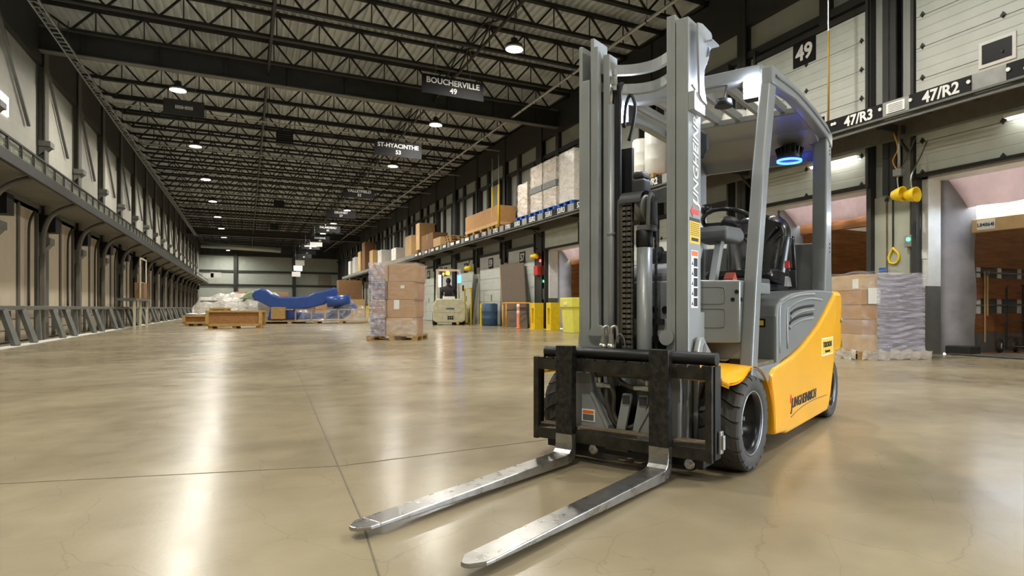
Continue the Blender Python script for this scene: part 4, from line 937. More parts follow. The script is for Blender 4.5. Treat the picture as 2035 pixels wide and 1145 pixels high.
# ---- wheels
def wheel(u, v0, v1, Rr, name, side):
    W = v1 - v0; vc = (v0 + v1) / 2; s = side
    c = (u, vc, Rr)
    rin = Rr * .64
    pr = [(rin, -W * .40), (Rr * .70, -W * .47), (Rr * .86, -W * .5), (Rr * .925, -W * .47), (Rr * .945, -W * .40), (Rr * .955, 0), (Rr * .945, W * .40), (Rr * .925, W * .47), (Rr * .86, W * .5), (Rr * .70, W * .47), (rin, W * .40)]
    ty = part(MB().lathe(pr, c, 'y', 56, True), name, 'tyre')
    t = MB(); N = 20; a0 = 2 * math.pi / N
    for half in (-1, 1):
        for i in range(N):
            base = (i + (.5 if half > 0 else 0)) * a0
            st_ = [(.012, 0.0, .455), (.16, .22, .455), (.34, .50, .45), (.45, .56, .40), (.495, .56, .38)]
            rr_ = [Rr * .999, Rr, Rr * .995, Rr * .975, Rr * .93]
            ring = []
            for (w_, sk, hw), rad in zip(st_, rr_):
                for e in (-hw, hw):
                    th = base + (sk + e) * a0
                    ring.append((c[0] + rad * math.sin(th), c[1] + half * w_ * W, c[2] + rad * math.cos(th)))
                for e in (-hw, hw):
                    th = base + (sk + e) * a0; r2 = Rr * (.94 if w_ < .45 else .88)
                    ring.append((c[0] + r2 * math.sin(th), c[1] + half * w_ * W, c[2] + r2 * math.cos(th)))
            fs = []
            for k in range(4):
                b = k * 4
                fs += [(b, b + 1, b + 5, b + 4), (b, b + 4, b + 6, b + 2), (b + 1, b + 3, b + 7, b + 5)]
            fs += [(0, 2, 3, 1), (16, 17, 19, 18)]
            t.add(ring, fs)
    tr = t.build('tread_lugs', 'tyre', ty)
    o = s * W * .5
    rp = [(rin, o * .74), (rin * 1.03, o * .86), (rin * .97, o * .9), (rin * .9, o * .6), (rin * .84, o * .0), (rin * .8, -o * .05), (rin * .42, -o * .02), (rin * .38, o * .16), (rin * .12, o * .2), (.002, o * .2)]
    rm = part(MB().lathe(rp, c, 'y', 40, False, False), 'wheel_rim', 'rim', ty)
    b = MB()
    for i in range(8):
        th = 2 * math.pi * i / 8; x = c[0] + rin * .62 * math.sin(th); z = c[2] + rin * .62 * math.cos(th)
        b.cyl((x, c[1] - o * .05, z), (x, c[1] + o * .18, z), .013, n=6)
    part(b, 'wheel_nuts', 'galv', ty)
    part(MB().lathe([(rin * 1.0, o * .90), (rin * 1.035, o * .93), (rin * 1.05, o * .88), (rin * 1.02, o * .84)], c, 'y', 48, True), 'rim_ring', 'galv', ty)
wheel(0, .385, .60, .25, 'front_tyre', 1); wheel(0, -.60, -.385, .25, 'front_tyre', -1)
wheel(-1.93, .39, .568, .228, 'rear_tyre', 1); wheel(-1.93, -.568, -.39, .228, 'rear_tyre', -1)
part(MB().cyl((0, -.4, .25), (0, .4, .25), .06, n=14).box(-.12, .12, -.3, .3, .12, .4), 'front_axle', 'fl_black'); part(MB().cyl((-1.93, -.45, .228), (-1.93, .45, .228), .05, n=14), 'rear_axle', 'fl_black')

# ---- chassis, fenders, counterweight
part(MB().box(-1.75, -.30, -.49, .49, .13, .52).box(-.3, .06, -.30, .30, .13, .58), 'chassis', 'fl_black')
for s in (-1, 1):
    P = [(-.43, .115), (-.62, .10), (-.66, .085), (-1.70, .085), (-1.76, .12), (-1.815, .20), (-1.88, .33), (-1.95, .47), (-1.975, .50), (-1.975, .95), (-1.95, .955), (-1.72, .845), (-1.43, .722), (-1.2, .652), (-.985, .592), (-.78, .55), (-.577, .522), (-.40, .505), (-.33, .475), (-.37, .38), (-.41, .27)]
    part(MB().prism(P, 'y', s * .47, s * .585), 'side_panel', 'fl_yellow', bevel=.02, seg=3, angle=50)
    part(MB().tube([(-.728, s * .585, .175), (-.94, s * .585, .203), (-1.26, s * .585, .215), (-1.68, s * .585, .205)], .003, 6), 'panel_crease', 'rust_ledge')
    path = [(.30, .47, .50), (.29, .485, .54), (.24, .482, .552), (.15, .485, .557), (.08, .50, .557), (.02, .525, .556), (-.04, .538, .552), (-.12, .53, .537), (-.22, .494, .497), (-.30, .43, .435), (-.36, .34, .343), (-.405, .22, .22), (-.42, .13, .13)]
    pp_ = [Vector(q) for q in path]; path = []
    for i in range(len(pp_) - 1):
        q0, q1, q2, q3 = pp_[max(i - 1, 0)], pp_[i], pp_[i + 1], pp_[min(i + 2, len(pp_) - 1)]
        for k in range(3):
            w_ = k / 3; path.append(tuple(.5 * ((2 * q1) + (q2 - q0) * w_ + (2 * q0 - 5 * q1 + 4 * q2 - q3) * w_ * w_ + (3 * q1 - q0 - 3 * q2 + q3) * w_ ** 3)))
    path.append(tuple(pp_[-1]))
    g = MB(); nv_ = 8
    for th in (0, .012):
        base = len(g.v)
        for (u, zo, zi) in path:
            for j in range(nv_ + 1):
                q = j / nv_; z = zi + (zo - zi) * q ** 3 - th
                g.v.append((u, s * (.34 + .236 * q), z))
        for i in range(len(path) - 1):
            for j in range(nv_):
                a = base + i * (nv_ + 1) + j; g.f.append((a, a + 1, a + nv_ + 2, a + nv_ + 1)); g.sm.append(True)
    part(g, 'front_fender', 'fl_yellow')
    part(MB().box(-.02, .02, s * .31, s * .335, .12, .50).box(-.1, -.02, s * .3, s * .33, .3, .5), 'frame_upright', 'fl_yellow')
part(MB().prism([(-1.97, .50), (-2.20, .50), (-2.25, .56), (-2.26, .93), (-2.22, .985), (-1.98, .985)], 'y', -.575, .575), 'counterweight', 'fl_yellow', bevel=.04, seg=3)
part(MB().prism([(-1.98, .3), (-2.18, .34), (-2.2, .5), (-1.98, .5)], 'y', -.36, .36), 'counterweight_base', 'fl_black')
part(MB().cyl((-2.2, .575, .75), (-2.2, .59, .75), .02, n=10).box(-2.24, -2.21, .50, .58, .53, .58), 'rear_reflector', 'galv')
# ---- hood
HP = [(-.50, .47), (-.502, .80), (-.53, .87), (-.60, .905), (-.85, .945), (-1.2, .968), (-1.45, .978), (-1.96, .978), (-1.965, .955), (-1.72, .85), (-1.43, .727), (-1.2, .657), (-.985, .597), (-.78, .555), (-.577, .527)]
hood = part(MB().prism(HP, 'y', -.568, .568), 'hood', 'fl_grey', bevel=.035, seg=4, angle=40)
for (pp, r_) in (([(-.78, .813), (-.897, .838), (-1.089, .856), (-1.362, .867)], .012), ([(-.754, .752), (-.861, .777), (-1.05, .798), (-1.34, .809)], .012)):
    part(MB().tube([(u, .562, z) for u, z in pp], r_, 8), 'vent_slot', 'black', hood)
    part(MB().tube([(u, .566, z - .03) for u, z in pp], .011, 8), 'vent_lip', 'fl_grey', hood)
part(MB().tube([(-.56, .56, .58), (-.55, .562, .84), (-.62, .562, .88), (-.74, .562, .905), (-.99, .562, .932), (-1.38, .562, .946)], .014, 8), 'moulded_ridge', 'fl_grey', hood)
part(MB().tube([(-.71, .564, .60), (-.705, .564, .82), (-.80, .564, .862), (-.99, .564, .894), (-1.25, .564, .913), (-1.6, .564, .905)], .012, 8), 'moulded_ridge', 'fl_grey', hood)
ds = part(MB().box(-1.87, -1.52, .5852, .5862, .50, .63), 'dealer_sticker', 'paper')
part(MB().box(-1.858, -1.532, .5862, .5868, .508, .622), 'sticker_field', 'decal_yellow', ds)
text('TOROMONT', .055, frame((-1.695, .5872, .578), (-1, 0, 0), (0, 0, 1)), 'ink', FK, bold=.02, sx=.85)
text('Manutention', .03, frame((-1.695, .5872, .53), (-1, 0, 0), (0, 0, 1)), 'ink', FK)
text('UNGHEINRICH', .088, frame((-1.045, .587, .255), (-1, 0, 0), (0, 0, 1)), 'decal_navy', FK, shear=.2, bold=.008, sx=1.0)
text('J', .10, frame((-.742, .587, .25), (-1, 0, 0), (0, 0, 1)), 'decal_navy', FK, shear=.2, bold=.015)
part(MB().prism([(-.715, .262), (-.74, .262), (-.74, .287), (-.752, .287), (-.728, .315), (-.704, .287), (-.715, .287)], 'y', .585, .588), 'logo_arrow', 'decal_red')
# ---- step well and front cowl
part(MB().box(-.505, -.10, .28, .565, .49, .53), 'step', 'fl_grey', bevel=.012)
part(MB().box(-.50, -.18, .30, .55, .53, .545), 'step_mat', 'rust_ledge')
part(MB().prism([(-.10, .53), (-.50, .53), (-.58, .50), (-.50, .435), (-.32, .425), (-.14, .47)], 'y', .50, .57), 'step_sill', 'fl_grey', bevel=.015)
part(MB().box(-.51, -.16, -.30, .30, .52, .93), 'battery_front', 'fl_grey_dark')
lb_ = part(MB().box(-.4995, -.4965, .40, .50, .735, .785), 'hazard_label', 'black'); part(MB().box(-.4965, -.4955, .41, .49, .745, .775), 'pictogram', 'decal_yellow', lb_)
cw = part(MB().prism([(-.24, -.5), (-.09, -.5), (-.09, .5), (-.24, .5)], 'z', .57, .665).prism([(-.24, -.5), (-.06, -.5), (.05, -.30), (.05, .30), (-.06, .5), (-.24, .5)], 'z', .66, 1.0), 'front_cowl', 'fl_grey', bevel=.010)
fpt = lambda s, z: (.05 - .11 * s + .0015, .30 + .20 * s + .0008, z)
part(MB().prism([(-.30, .98), (-.30, 1.08), (-.22, 1.12), (-.02, 1.09), (.03, 1.03), (.03, .98)], 'y', -.30, .16), 'dash_cover', 'plastic_grey', cw, bevel=.02)
for (s_, z) in ((.93, .937), (.84, .895)): q_ = Vector(fpt(s_, z)); nn_ = Vector((.20, .11, 0)).normalized(); part(MB().cyl(q_ - nn_ * .003, q_ + nn_ * .003, .011, n=12), 'panel_hole', 'black', cw)
part(MB().cyl((-.085, .498, .895), (-.085, .504, .895), .012, n=12), 'panel_hole', 'black', cw)
for (z0, z1) in ((.872, .962), (.745, .845)):
    part(MB().tube([fpt(.02, z1), fpt(.55, z1), fpt(.65, z1 - .015), fpt(.65, z0 + .015), fpt(.55, z0), fpt(.02, z0)], .003, 6), 'pressed_edge', 'fl_grey_dark', cw)
for v in (.05, .115): part(MB().cyl((.048, v, .84), (.056, v, .84), .02, n=16), 'grommet', 'black', cw)
part(MB().box(-.24, -.10, .42, .50, .50, .575), 'dark_cowl_box', 'fl_black', bevel=.01)  # box painted black as the dark hollow under the cowl
# ---- overhead guard
GH = 2.2
for s in (-1, 1):
    g = MB(); A = [(-.05, .45), (-.16, .45), (-.235, 1.0), (-.36, 1.6), (-.52, 2.20), (-.42, 2.22), (-.26, 1.6), (-.135, 1.0)]
    g.prism(A, 'y', s * .495, s * .565)
    part(g, 'front_pillar', 'fl_grey', bevel=.014, seg=3)
    part(MB().prism([(-.40, 2.14), (-.41, 2.255), (-.9, 2.275), (-1.35, 2.265), (-1.75, 2.235), (-1.92, 2.19), (-1.92, 2.08), (-1.75, 2.14), (-1.35, 2.17), (-.9, 2.185)], 'y', s * .50, s * .575), 'side_rail', 'fl_grey', bevel=.014, seg=3)
    part(MB().tube([(-.45, s * .577, 2.2), (-.9, s * .577, 2.23), (-1.35, s * .577, 2.218), (-1.8, s * .577, 2.18)], .008, 6), 'rail_groove', 'fl_grey_dark')
    part(MB().prism([(-1.70, .93), (-1.95, .93), (-1.93, 1.2), (-1.92, 2.16), (-1.77, 2.16), (-1.75, 1.3), (-1.72, 1.05)], 'y', s * .46, s * .565), 'rear_post', 'fl_grey', bevel=.014, seg=3)
    for z in (1.28, 1.31, 1.34, 2.03, 2.06, 2.09): part(MB().cyl((-1.86, s * .56, z), (-1.86, s * .568, z), .008, n=8), 'bolt_hole', 'black')
    # headlamps
    hl = part(MB().box(-.50, -.425, s * .45 - .062, s * .45 + .062, 2.085, 2.205), 'headlamp', 'fl_black', bevel=.008)
    part(MB().box(-.4255, -.42, s * .45 - .055, s * .45 + .055, 2.092, 2.198), 'lens', 'headlight', hl)
    part(MB().box(-.52, -.48, s * .45 - .02, s * .45 + .02, 2.19, 2.26), 'lamp_bracket', 'fl_grey', hl)
part(MB().box(-.53, -.43, -.50, .50, 2.20, 2.285), 'roof_front_bar', 'fl_grey', bevel=.012)
for v in (-.40, -.24, -.08, .08, .24, .40): part(MB().bar((-.5, v, 2.235), (-1.25, v, 2.235), .03, .055), 'roof_bar', 'fl_grey')
part(MB().prism([(-1.2, 2.19), (-1.2, 2.235), (-1.6, 2.215), (-1.90, 2.11), (-1.93, 2.0), (-1.90, 2.0), (-1.86, 2.08), (-1.58, 2.17)], 'y', -.51, .51), 'roof_rear_panel', 'fl_grey', bevel=.008)
stc = part(MB().box(-1.718, -1.715, -.545, -.475, 1.55, 1.72), 'rear_post_sticker', 'paper')
# blue safety spot and its bracket
bs = part(MB().lathe([(.02, .07), (.06, .06), (.085, .04), (.09, -.03), (.085, -.05)], (-1.72, .30, 2.045), 'z', 24), 'blue_safety_lamp', 'fl_black')
fin = MB()
for i in range(18):
    a = 2 * math.pi * i / 18; fin.bar((-1.72 + .05 * math.cos(a), .30 + .05 * math.sin(a), 2.06), (-1.72 + .096 * math.cos(a), .30 + .096 * math.sin(a), 2.045), .008, .07)
part(fin, 'cooling_fin', 'black', bs); part(MB().lathe([(.088, -.05), (.094, -.052), (.094, -.066), (.088, -.068)], (-1.72, .30, 2.045), 'z', 28, True), 'glow_ring', 'blue_glow', bs)
part(MB().tube([(-1.72, .30, 2.10), (-1.73, .34, 2.125), (-1.76, .40, 2.12), (-1.80, .47, 2.10)], .006, 6), 'cable', 'black', bs)
sp = bpy.data.lights.new('blue_spot', 'SPOT'); sp.energy = 90; sp.color = (.12, .2, 1); sp.spot_size = R(5.5); sp.spot_blend = .4; sp.shadow_soft_size = .02
so = bpy.data.objects.new('blue_spot', sp); C.objects.link(so); so.parent = FK; so.location = (-1.74, .30, 1.965)
so.rotation_euler = (Vector((-5.79, .20, 0)) - Vector((-1.74, .30, 1.965))).to_track_quat('-Z', 'Y').to_euler()
# front work lamp on the mast side, mirror
part(MB().lathe([(.02, .03), (.05, .02), (.055, -.02)], (-.40, .28, 2.08), 'z', 18).cyl((-.40, .28, 2.1), (-.45, .28, 2.215), .008, n=8), 'small_lamp', 'fl_black')
mr_ = part(MB().prism([(-.02, 1.80), (.13, 1.78), (.16, 1.83), (.16, 1.93), (.10, 1.97), (.0, 1.95)], 'x', -.47, -.44), 'rear_view_mirror', 'fl_black', bevel=.012)
part(MB().tube([(-.45, .07, 1.95), (-.46, .06, 2.05), (-.48, .02, 2.12), (-.49, -.06, 2.21)], .010, 8), 'mirror_arm', 'fl_black', mr_)
part(MB().bar((-.46, -.1, 2.13), (-.46, .12, 2.09), .05, .03), 'mirror_bracket', 'fl_grey', mr_)
# ---- driver's place
SV = .10; SU = -1.60
sb = MB().grid(lambda u, v: (SU - .10 * v + .10 * (abs(u - .5) * 2) ** 2.5 * (1 - .5 * v) - .0, SV + (u - .5) * 2 * .262 * ((.88 + .2 * v) if v < .6 else math.sqrt(max(.02, 1 - ((v - .6) / .43) ** 2.6))), 1.02 + v * .56 + .0), 20, 18)
bk = part(sb, 'seat_back', 'vinyl'); so_ = bk.modifiers.new('thick', 'SOLIDIFY'); so_.thickness = .09; so_.offset = -1; ss = bk.modifiers.new('sub', 'SUBSURF'); ss.levels = 1; ss.render_levels = 1
for s in (-1, 1):
    part(MB().tube([(SU + .05, SV + s * .16, 1.46), (SU + .03, SV + s * .09, 1.38), (SU + .03, SV + s * .06, 1.3), (SU + .05, SV + s * .06, 1.1)], .013, 8), 'seat_seam', 'vinyl', bk)
    part(MB().tube([(SU + .06, SV + s * .19, 1.40), (SU + .04, SV + s * .13, 1.33), (SU + .05, SV + s * .11, 1.26), (SU + .06, SV + s * .11, 1.1)], .013, 8), 'seat_seam', 'vinyl', bk)
part(MB().prism([(SU - .02, 1.01), (SU + .42, 1.03), (SU + .50, 1.07), (SU + .47, 1.12), (SU + .3, 1.13), (SU - .02, 1.10)], 'y', SV - .25, SV + .25), 'seat_cushion', 'vinyl', bevel=.03, seg=3)
part(MB().box(SU - .04, SU + .46, SV - .23, SV + .23, .975, 1.02), 'seat_base', 'black')
# steering
sc_ = Vector((-.92, .12, 1.43)); nrm = Vector((-.42, 0, .9)).normalized(); e1 = Vector((0, 1, 0)); e2 = nrm.cross(e1)
ring = [tuple(sc_ + (e1 * math.cos(a) + e2 * math.sin(a)) * .18) for a in [2 * math.pi * i / 36 for i in range(36)]]
sw = part(MB().tube(ring, .016, 10, True), 'steering_wheel', 'vinyl')
part(MB().bar(sc_ - e1 * .17, sc_ + e1 * .17, .05, .016).bar(sc_, sc_ + e2 * .17, .05, .016).cyl(sc_ - nrm * .03, sc_ + nrm * .02, .06, n=18), 'spoke', 'plastic_dark', sw)
part(MB().lathe([(.01, .0), (.035, .01), (.04, .045), (.03, .07), (.01, .075)], tuple(sc_ + e1 * (-.12) + e2 * (-.12)), 'z', 14), 'knob', 'vinyl', sw)
part(MB().prism([(-.54, 1.275), (-.54, 1.345), (-.58, 1.37), (-.82, 1.38), (-.88, 1.35), (-.88, 1.30), (-.80, 1.275)], 'y', .0, .245), 'steering_console', 'plastic_grey', bevel=.025, seg=3)
for v in (.03, .17): part(MB().bar((-.50, v, 1.0), (-.62, v, 1.28), .04, .05), 'steering_column', 'galv')
part(MB().box(-.75, -.45, -.30, -.02, .95, 1.22), 'dash_box', 'plastic_dark', bevel=.02)
part(MB().prism([(-.50, .99), (-.50, 1.03), (-.54, 1.07), (-.575, 1.03), (-.575, .99)], 'y', .24, .30), 'orange_strap', 'orange_strap')
part(MB().box(-.92, -.68, .18, .40, .99, 1.04), 'tray', 'plastic_dark', bevel=.01)
part(MB().box(-.60, -.25, -.5, .5, .93, 1.0), 'dash_ledge', 'fl_grey', bevel=.01)
# assist ring, levers and belt
ac = Vector((-1.33, .44, 1.22)); a1 = Vector((1, .25, 0)).normalized(); a2 = Vector((.25, 0, 1)).normalized()
part(MB().tube([tuple(ac + a1 * math.cos(t) * .07 + a2 * math.sin(t) * .13) for t in [2 * math.pi * i / 28 for i in range(28)]], .013, 8, True), 'grab_ring', 'vinyl')
part(MB().bar((-1.36, .43, 1.0), (-1.30, .44, 1.12), .04, .05).bar((-1.30, .44, 1.12), (-1.33, .44, 1.15), .03), 'ring_stalk', 'plastic_dark')
part(MB().box(-1.27, -1.24, .40, .43, 1.13, 1.18), 'buckle', 'red'); part(MB().prism([(-1.20, 1.0), (-1.32, 1.0), (-1.28, 1.06), (-1.22, 1.07)], 'y', .41, .43), 'belt_guide', 'galv')
part(MB().box(-1.95, -1.90, -.47, .47, .98, 1.36), 'rear_screen', 'fl_grey_dark', bevel=.01)
part(MB().tube([(-.45, -.2, 1.05), (-.46, -.2, 1.2), (-.47, -.21, 1.26)], .01, 8).lathe([(.01, -.05), (.05, -.03), (.05, .03), (.01, .05)], (-.47, -.2, 1.2), 'y', 16), 'control_lever', 'plastic_dark')
# ================= loads and things on the floor =================
def wrap_shell(t, W, D, H, name, m, flare=.0, top=True, amp=.012, seed=1, nb=44, nz=20, lean=0):
    rr = random.Random(seed); ph = [rr.uniform(0, 6.28) for _ in range(6)]
    def f(u, v):
        a = u * 4; e = [(-W / 2, -D / 2), (W / 2, -D / 2), (W / 2, D / 2), (-W / 2, D / 2), (-W / 2, -D / 2)]; i = min(3, int(a)); q = a - i
        s = 1.02 + amp * math.sin(u * 90 + ph[0] + 9 * v) + amp * math.sin(v * 40 + ph[1] + 14 * u) + flare * max(0, .18 - v) * 3
        return ((e[i][0] + (e[i + 1][0] - e[i][0]) * q) * s + lean * v, (e[i][1] + (e[i + 1][1] - e[i][1]) * q) * s, v * H)
    g = MB().grid(f, nb, nz)
    if top:
        g.grid(lambda u, v: ((u - .5) * W * 1.03 + lean, (v - .5) * D * 1.03, H + .03 * math.sin(u * 11 + ph[2]) * math.sin(v * 9 + ph[3]) + .05 * math.sin(u * 3.1 + ph[4]) ** 2), 14, 14)
    return g.build(name, m, t)
# pallet load beside dock 49
pal = pallet('pallet', 'wooden pallet under the purple wrapped cartons by the dock', (9.57, 7.19, 0), R(-18), 'pallet_wood', 1.15, 1.2)
t = thing('wrapped_load', 'brown cartons in shiny purplish stretch wrap on a pallet by the dock', 'wrapped boxes', (9.57, 7.19, .136), R(-18))
W, D, H = 1.1, 1.14, 1.26
for k, (z0, z1, mt) in enumerate(((0, .28, 'cardboard_lt'), (.285, .52, 'cardboard'), (.525, .76, 'cardboard'), (.765, 1.0, 'cardboard'), (1.005, H, 'cardboard_lt'))):
    MB().box(-W / 2, -W / 2 + .30, -D / 2, D / 2, z0, z1).build('carton', mt, t, .008); MB().box(-W / 2 + .31, W / 2, -D / 2, -D / 2 + .56, z0, z1).build('carton', 'purple_film', t, .008); MB().box(-W / 2 + .31, W / 2, -D / 2 + .57, D / 2, z0, z1).build('carton', 'cardboard_dk', t, .008)
for (y, z, wd, hg, mt) in ((-.42, 1.03, .16, .16, 'paper'), (.30, .62, .10, .15, 'decal_red'), (.08, .52, .12, .30, 'paper')):
    MB().box(-W / 2 - .006, -W / 2 - .001, y - wd / 2, y + wd / 2, z, z + hg).build('label_sheet', mt, t)
MB().box(-W / 2 - .006, -W / 2 - .002, .02, .14, .83, .86).build('label_band', 'decal_red', t)
MB().box(-.44, -.22, -D / 2 - .02, -D / 2 - .014, .78, 1.04).build('label_sheet', 'paper', t)
MB().box(.0, .34, -D / 2 - .02, -D / 2 - .014, .02, .10).build('print_strip', 'decal_navy', t)
g = MB().grid(lambda u, v: (-W / 2 + .26 + u * (W - .22), -D / 2 - .03 - .014 * math.sin(v * 95 + 3 * math.sin(u * 5)) * (1 if .2 < u < .8 else .25) - .05 * max(0, .15 - v) * 4, -.13 + v * (H + .16)), 40, 90); g.build('front_film', 'wrap_purple', t)
wrap_shell(t, W, D, H + .02, 'stretch_wrap', 'wrap', .10, True, .012, 4)
MB().grid(lambda u, v: (-W / 2 - .06 + u * (W + .14), -D / 2 - .1 - .03 * math.sin(u * 40) - v * .03, -.125 + v * .15 + .02 * math.sin(u * 31)), 40, 5).build('film_skirt', 'wrap_heavy', t)
MB().grid(lambda u, v: (-W / 2 - .1 - .03 * math.sin(u * 33), -D / 2 + u * (D + .1), -.125 + v * .15 + .02 * math.sin(u * 27)), 40, 5).build('film_skirt', 'wrap_heavy', t)
# mid hall load
pm_ = pallet('pallet', 'wooden pallet under the tall wrapped load in mid hall', (3.6, 16.95, 0), R(-27), 'pallet_wood', 1.3, 1.25)
t = thing('wrapped_load', 'tall leaning stack of brown cartons in clear wrap in mid hall', 'wrapped boxes', (3.62, 16.97, .136), R(-27))
W, D, H = 1.14, 1.15, 1.86
for k in range(4):
    z0 = k * H / 4; z1 = z0 + H / 4 - .008; o = .02 * k
    MB().box(-W / 2 + o, -W / 2 + .38 + o, -D / 2, D / 2, z0, z1 - (.03 if k % 2 else 0)).build('carton', ['cardboard_dk', 'cardboard', 'cardboard_dk', 'cardboard_lt'][k], t, .01)
    MB().box(-W / 2 + .40 + o, W / 2 + o - .05, -D / 2, 0, z0, z1).build('carton', ['cardboard_lt', 'cardboard', 'cardboard', 'cardboard'][k], t, .01)
    MB().box(-W / 2 + .40 + o, W / 2 + o - .05, .01, D / 2, z0, z1).build('carton', 'cardboard_pink', t, .01)
MB().box(-W / 2 + .02, -W / 2 + .38, -D / 2 - .012, -D / 2 - .004, 1.3, 1.46).build('grey_pad', 'machine_grey', t)
MB().box(.03, .17, -D / 2 - .012, -D / 2 - .006, .68, .92).build('label_sheet', 'paper', t); MB().box(.2, .3, -D / 2 - .012, -D / 2 - .006, 1.22, 1.3).build('label_sheet', 'paper', t)
wrap_shell(t, W + .02, D + .02, H + .02, 'stretch_wrap', 'wrap', .06, True, .014, 9, 60, 30, .04)
crum = lambda u, v: .014 * (math.sin(13 * u + 41 * v) + math.sin(31 * v - 17 * u + 2) + .7 * math.sin(67 * v + 29 * u + math.sin(9 * u)) + math.sin(23 * u - 5 * v))
MB().grid(lambda u, v: (-W / 2 - .03 + u * W * .36, -D / 2 - .06 - crum(u, v), v * (H + .02)), 24, 90).build('gathered_wrap', 'wrap_purple', t)
MB().grid(lambda u, v: (-W / 2 - .05 + u * (W + .1), -D / 2 - .07 - 1.5 * crum(u, v * .5), -.1 + v * .55 + .05 * math.sin(u * 9)), 40, 20).build('gathered_wrap', 'wrap', t)

# cream forklift with driver
cf = thing('forklift', 'cream counterbalance forklift with driver seen from behind at mid hall', 'forklift', (9.0, 30.6, 0), R(-14))
MB().prism([(-.78, .22), (-.80, .95), (-.72, 1.12), (-.60, 1.30), (.60, 1.30), (.72, 1.12), (.80, .95), (.78, .22), (.6, .12), (-.6, .12)], 'y', -.45, .1).build('counterweight', 'cream_paint', cf, .05, 3)
MB().box(-.72, .72, .1, 1.7, .25, 1.05).build('body', 'cream_paint', cf, .04)
MB().box(-.55, .55, -.47, -.45, .62, .95).build('recess_panel', 'cream_paint', cf, .03); MB().box(-.15, .25, -.49, -.47, .78, .84).build('logo_strip', 'blue_drum', cf)
gr = MB()
for i in range(3):
    for j in range(2): gr.box(-.08 + i * .1, 0.0 + i * .1, -.475, -.455, .28 + j * .1, .35 + j * .1)
gr.build('grille', 'black', cf)
for x in (-.68, .68):
    for (y, r_) in ((-.1, .24), (1.4, .33)): MB().lathe([(r_ * .5, -.1), (r_ * .95, -.1), (r_, -.07), (r_, .07), (r_ * .95, .1), (r_ * .5, .1)], (x, y, r_), 'x', 20).build('tyre', 'rubber', cf)
MB().lathe([(.1, -.1), (.2, -.1), (.21, .1), (.1, .1)], (.25, -.1, .21), 'x', 20).build('tyre', 'rubber', cf)
for x in (-.60, .60):
    MB().bar((x, .0, 1.3), (x * .92, .25, 2.75), .10, .08).build('rear_post', 'cream_paint', cf); MB().bar((x, 1.5, 1.0), (x * .92, 1.2, 2.75), .08, .08).build('front_post', 'cream_paint', cf)
    MB().bar((x * .92, .2, 2.75), (x * .92, 1.25, 2.75), .1, .1).build('roof_rail', 'cream_paint', cf)
for i in range(5): MB().bar((-.55, .25 + i * .24, 2.78), (.55, .25 + i * .24, 2.78), .06, .05).build('roof_bar', 'cream_paint', cf)
MB().box(-.30, .30, -.1, .05, 1.30, 1.42).build('rear_cover', 'white_plastic', cf, .02)
MB().lathe([(.09, 0), (.10, .02), (.09, .14), (.05, .18)], (-.05, .22, 2.52), 'z', 16).build('beacon', 'amber', cf)
MB().box(.42, .62, .1, .16, 2.1, 2.5).build('blue_lamp', 'blue_lamp', cf); MB().box(-.5, -.38, .18, .22, 1.9, 2.5).build('white_lamp', 'white_lamp', cf); MB().cyl((-.3, .2, 2.55), (-.22, .2, 2.55), .06, n=12).build('indicator', 'amber', cf)
for x in (-.32, .32): MB().box(x - .08, x + .08, 1.75, 1.9, .1, 3.0).build('mast_rail', 'steel_dark', cf)
MB().box(-.27, .27, .35, .85, 1.05, 1.2).build('seat', 'vinyl', cf, .03); MB().box(.68, .76, .2, .3, 1.7, 2.0).build('mirror', 'fl_black', cf, .02)
# driver: one skinned body
pm3 = bpy.data.meshes.new('person')
J = [(0, .62, 1.28, .19), (0, .58, 1.55, .20), (0, .56, 1.82, .22), (0, .57, 1.95, .12), (0, .6, 2.06, .075), (0, .62, 2.18, .115), (0, .62, 2.30, .10),
     (-.25, .57, 1.85, .11), (-.33, .64, 1.60, .085), (-.30, .86, 1.50, .065), (-.24, 1.05, 1.56, .05),
     (.25, .57, 1.85, .11), (.36, .62, 1.62, .085), (.40, .84, 1.52, .065), (.40, 1.0, 1.56, .05),
     (-.12, .65, 1.25, .14), (-.14, 1.05, 1.25, .11), (-.14, 1.15, .8, .08), (-.14, 1.25, .72, .06), (.12, .65, 1.25, .14), (.14, 1.05, 1.25, .11), (.14, 1.15, .8, .08), (.14, 1.25, .72, .06)]
E_ = [(0, 1), (1, 2), (2, 3), (3, 4), (4, 5), (5, 6), (2, 7), (7, 8), (8, 9), (9, 10), (2, 11), (11, 12), (12, 13), (13, 14), (0, 15), (15, 16), (16, 17), (17, 18), (0, 19), (19, 20), (20, 21), (21, 22)]
per_root = thing('person', 'driver in dark jacket sitting in the cream forklift, seen from behind', 'person', (9.0, 30.6, 0), R(-14))
pm3.from_pydata([(a, b, c) for a, b, c, d in J], E_, [])
po_ = bpy.data.objects.new('body', pm3); C.objects.link(po_); po_.parent = per_root
sk = po_.modifiers.new('skin', 'SKIN'); sub = po_.modifiers.new('sub', 'SUBSURF'); sub.levels = 2; sub.render_levels = 2
for i, q in enumerate(pm3.skin_vertices[0].data): q.radius = (J[i][3], J[i][3]); q.use_root = (i == 0)
pm3.materials.append(MATS['jacket'])
MB().lathe([(.02, .14), (.085, .11), (.125, .03), (.125, -.06), (.10, -.10)], (0, .60, 2.24), 'z', 20).build('hair', 'black', per_root)
MB().lathe([(.02, .08), (.07, .06), (.09, 0), (.07, -.09), (.03, -.11)], (0, .655, 2.20), 'z', 16).build('face', 'skin', per_root)
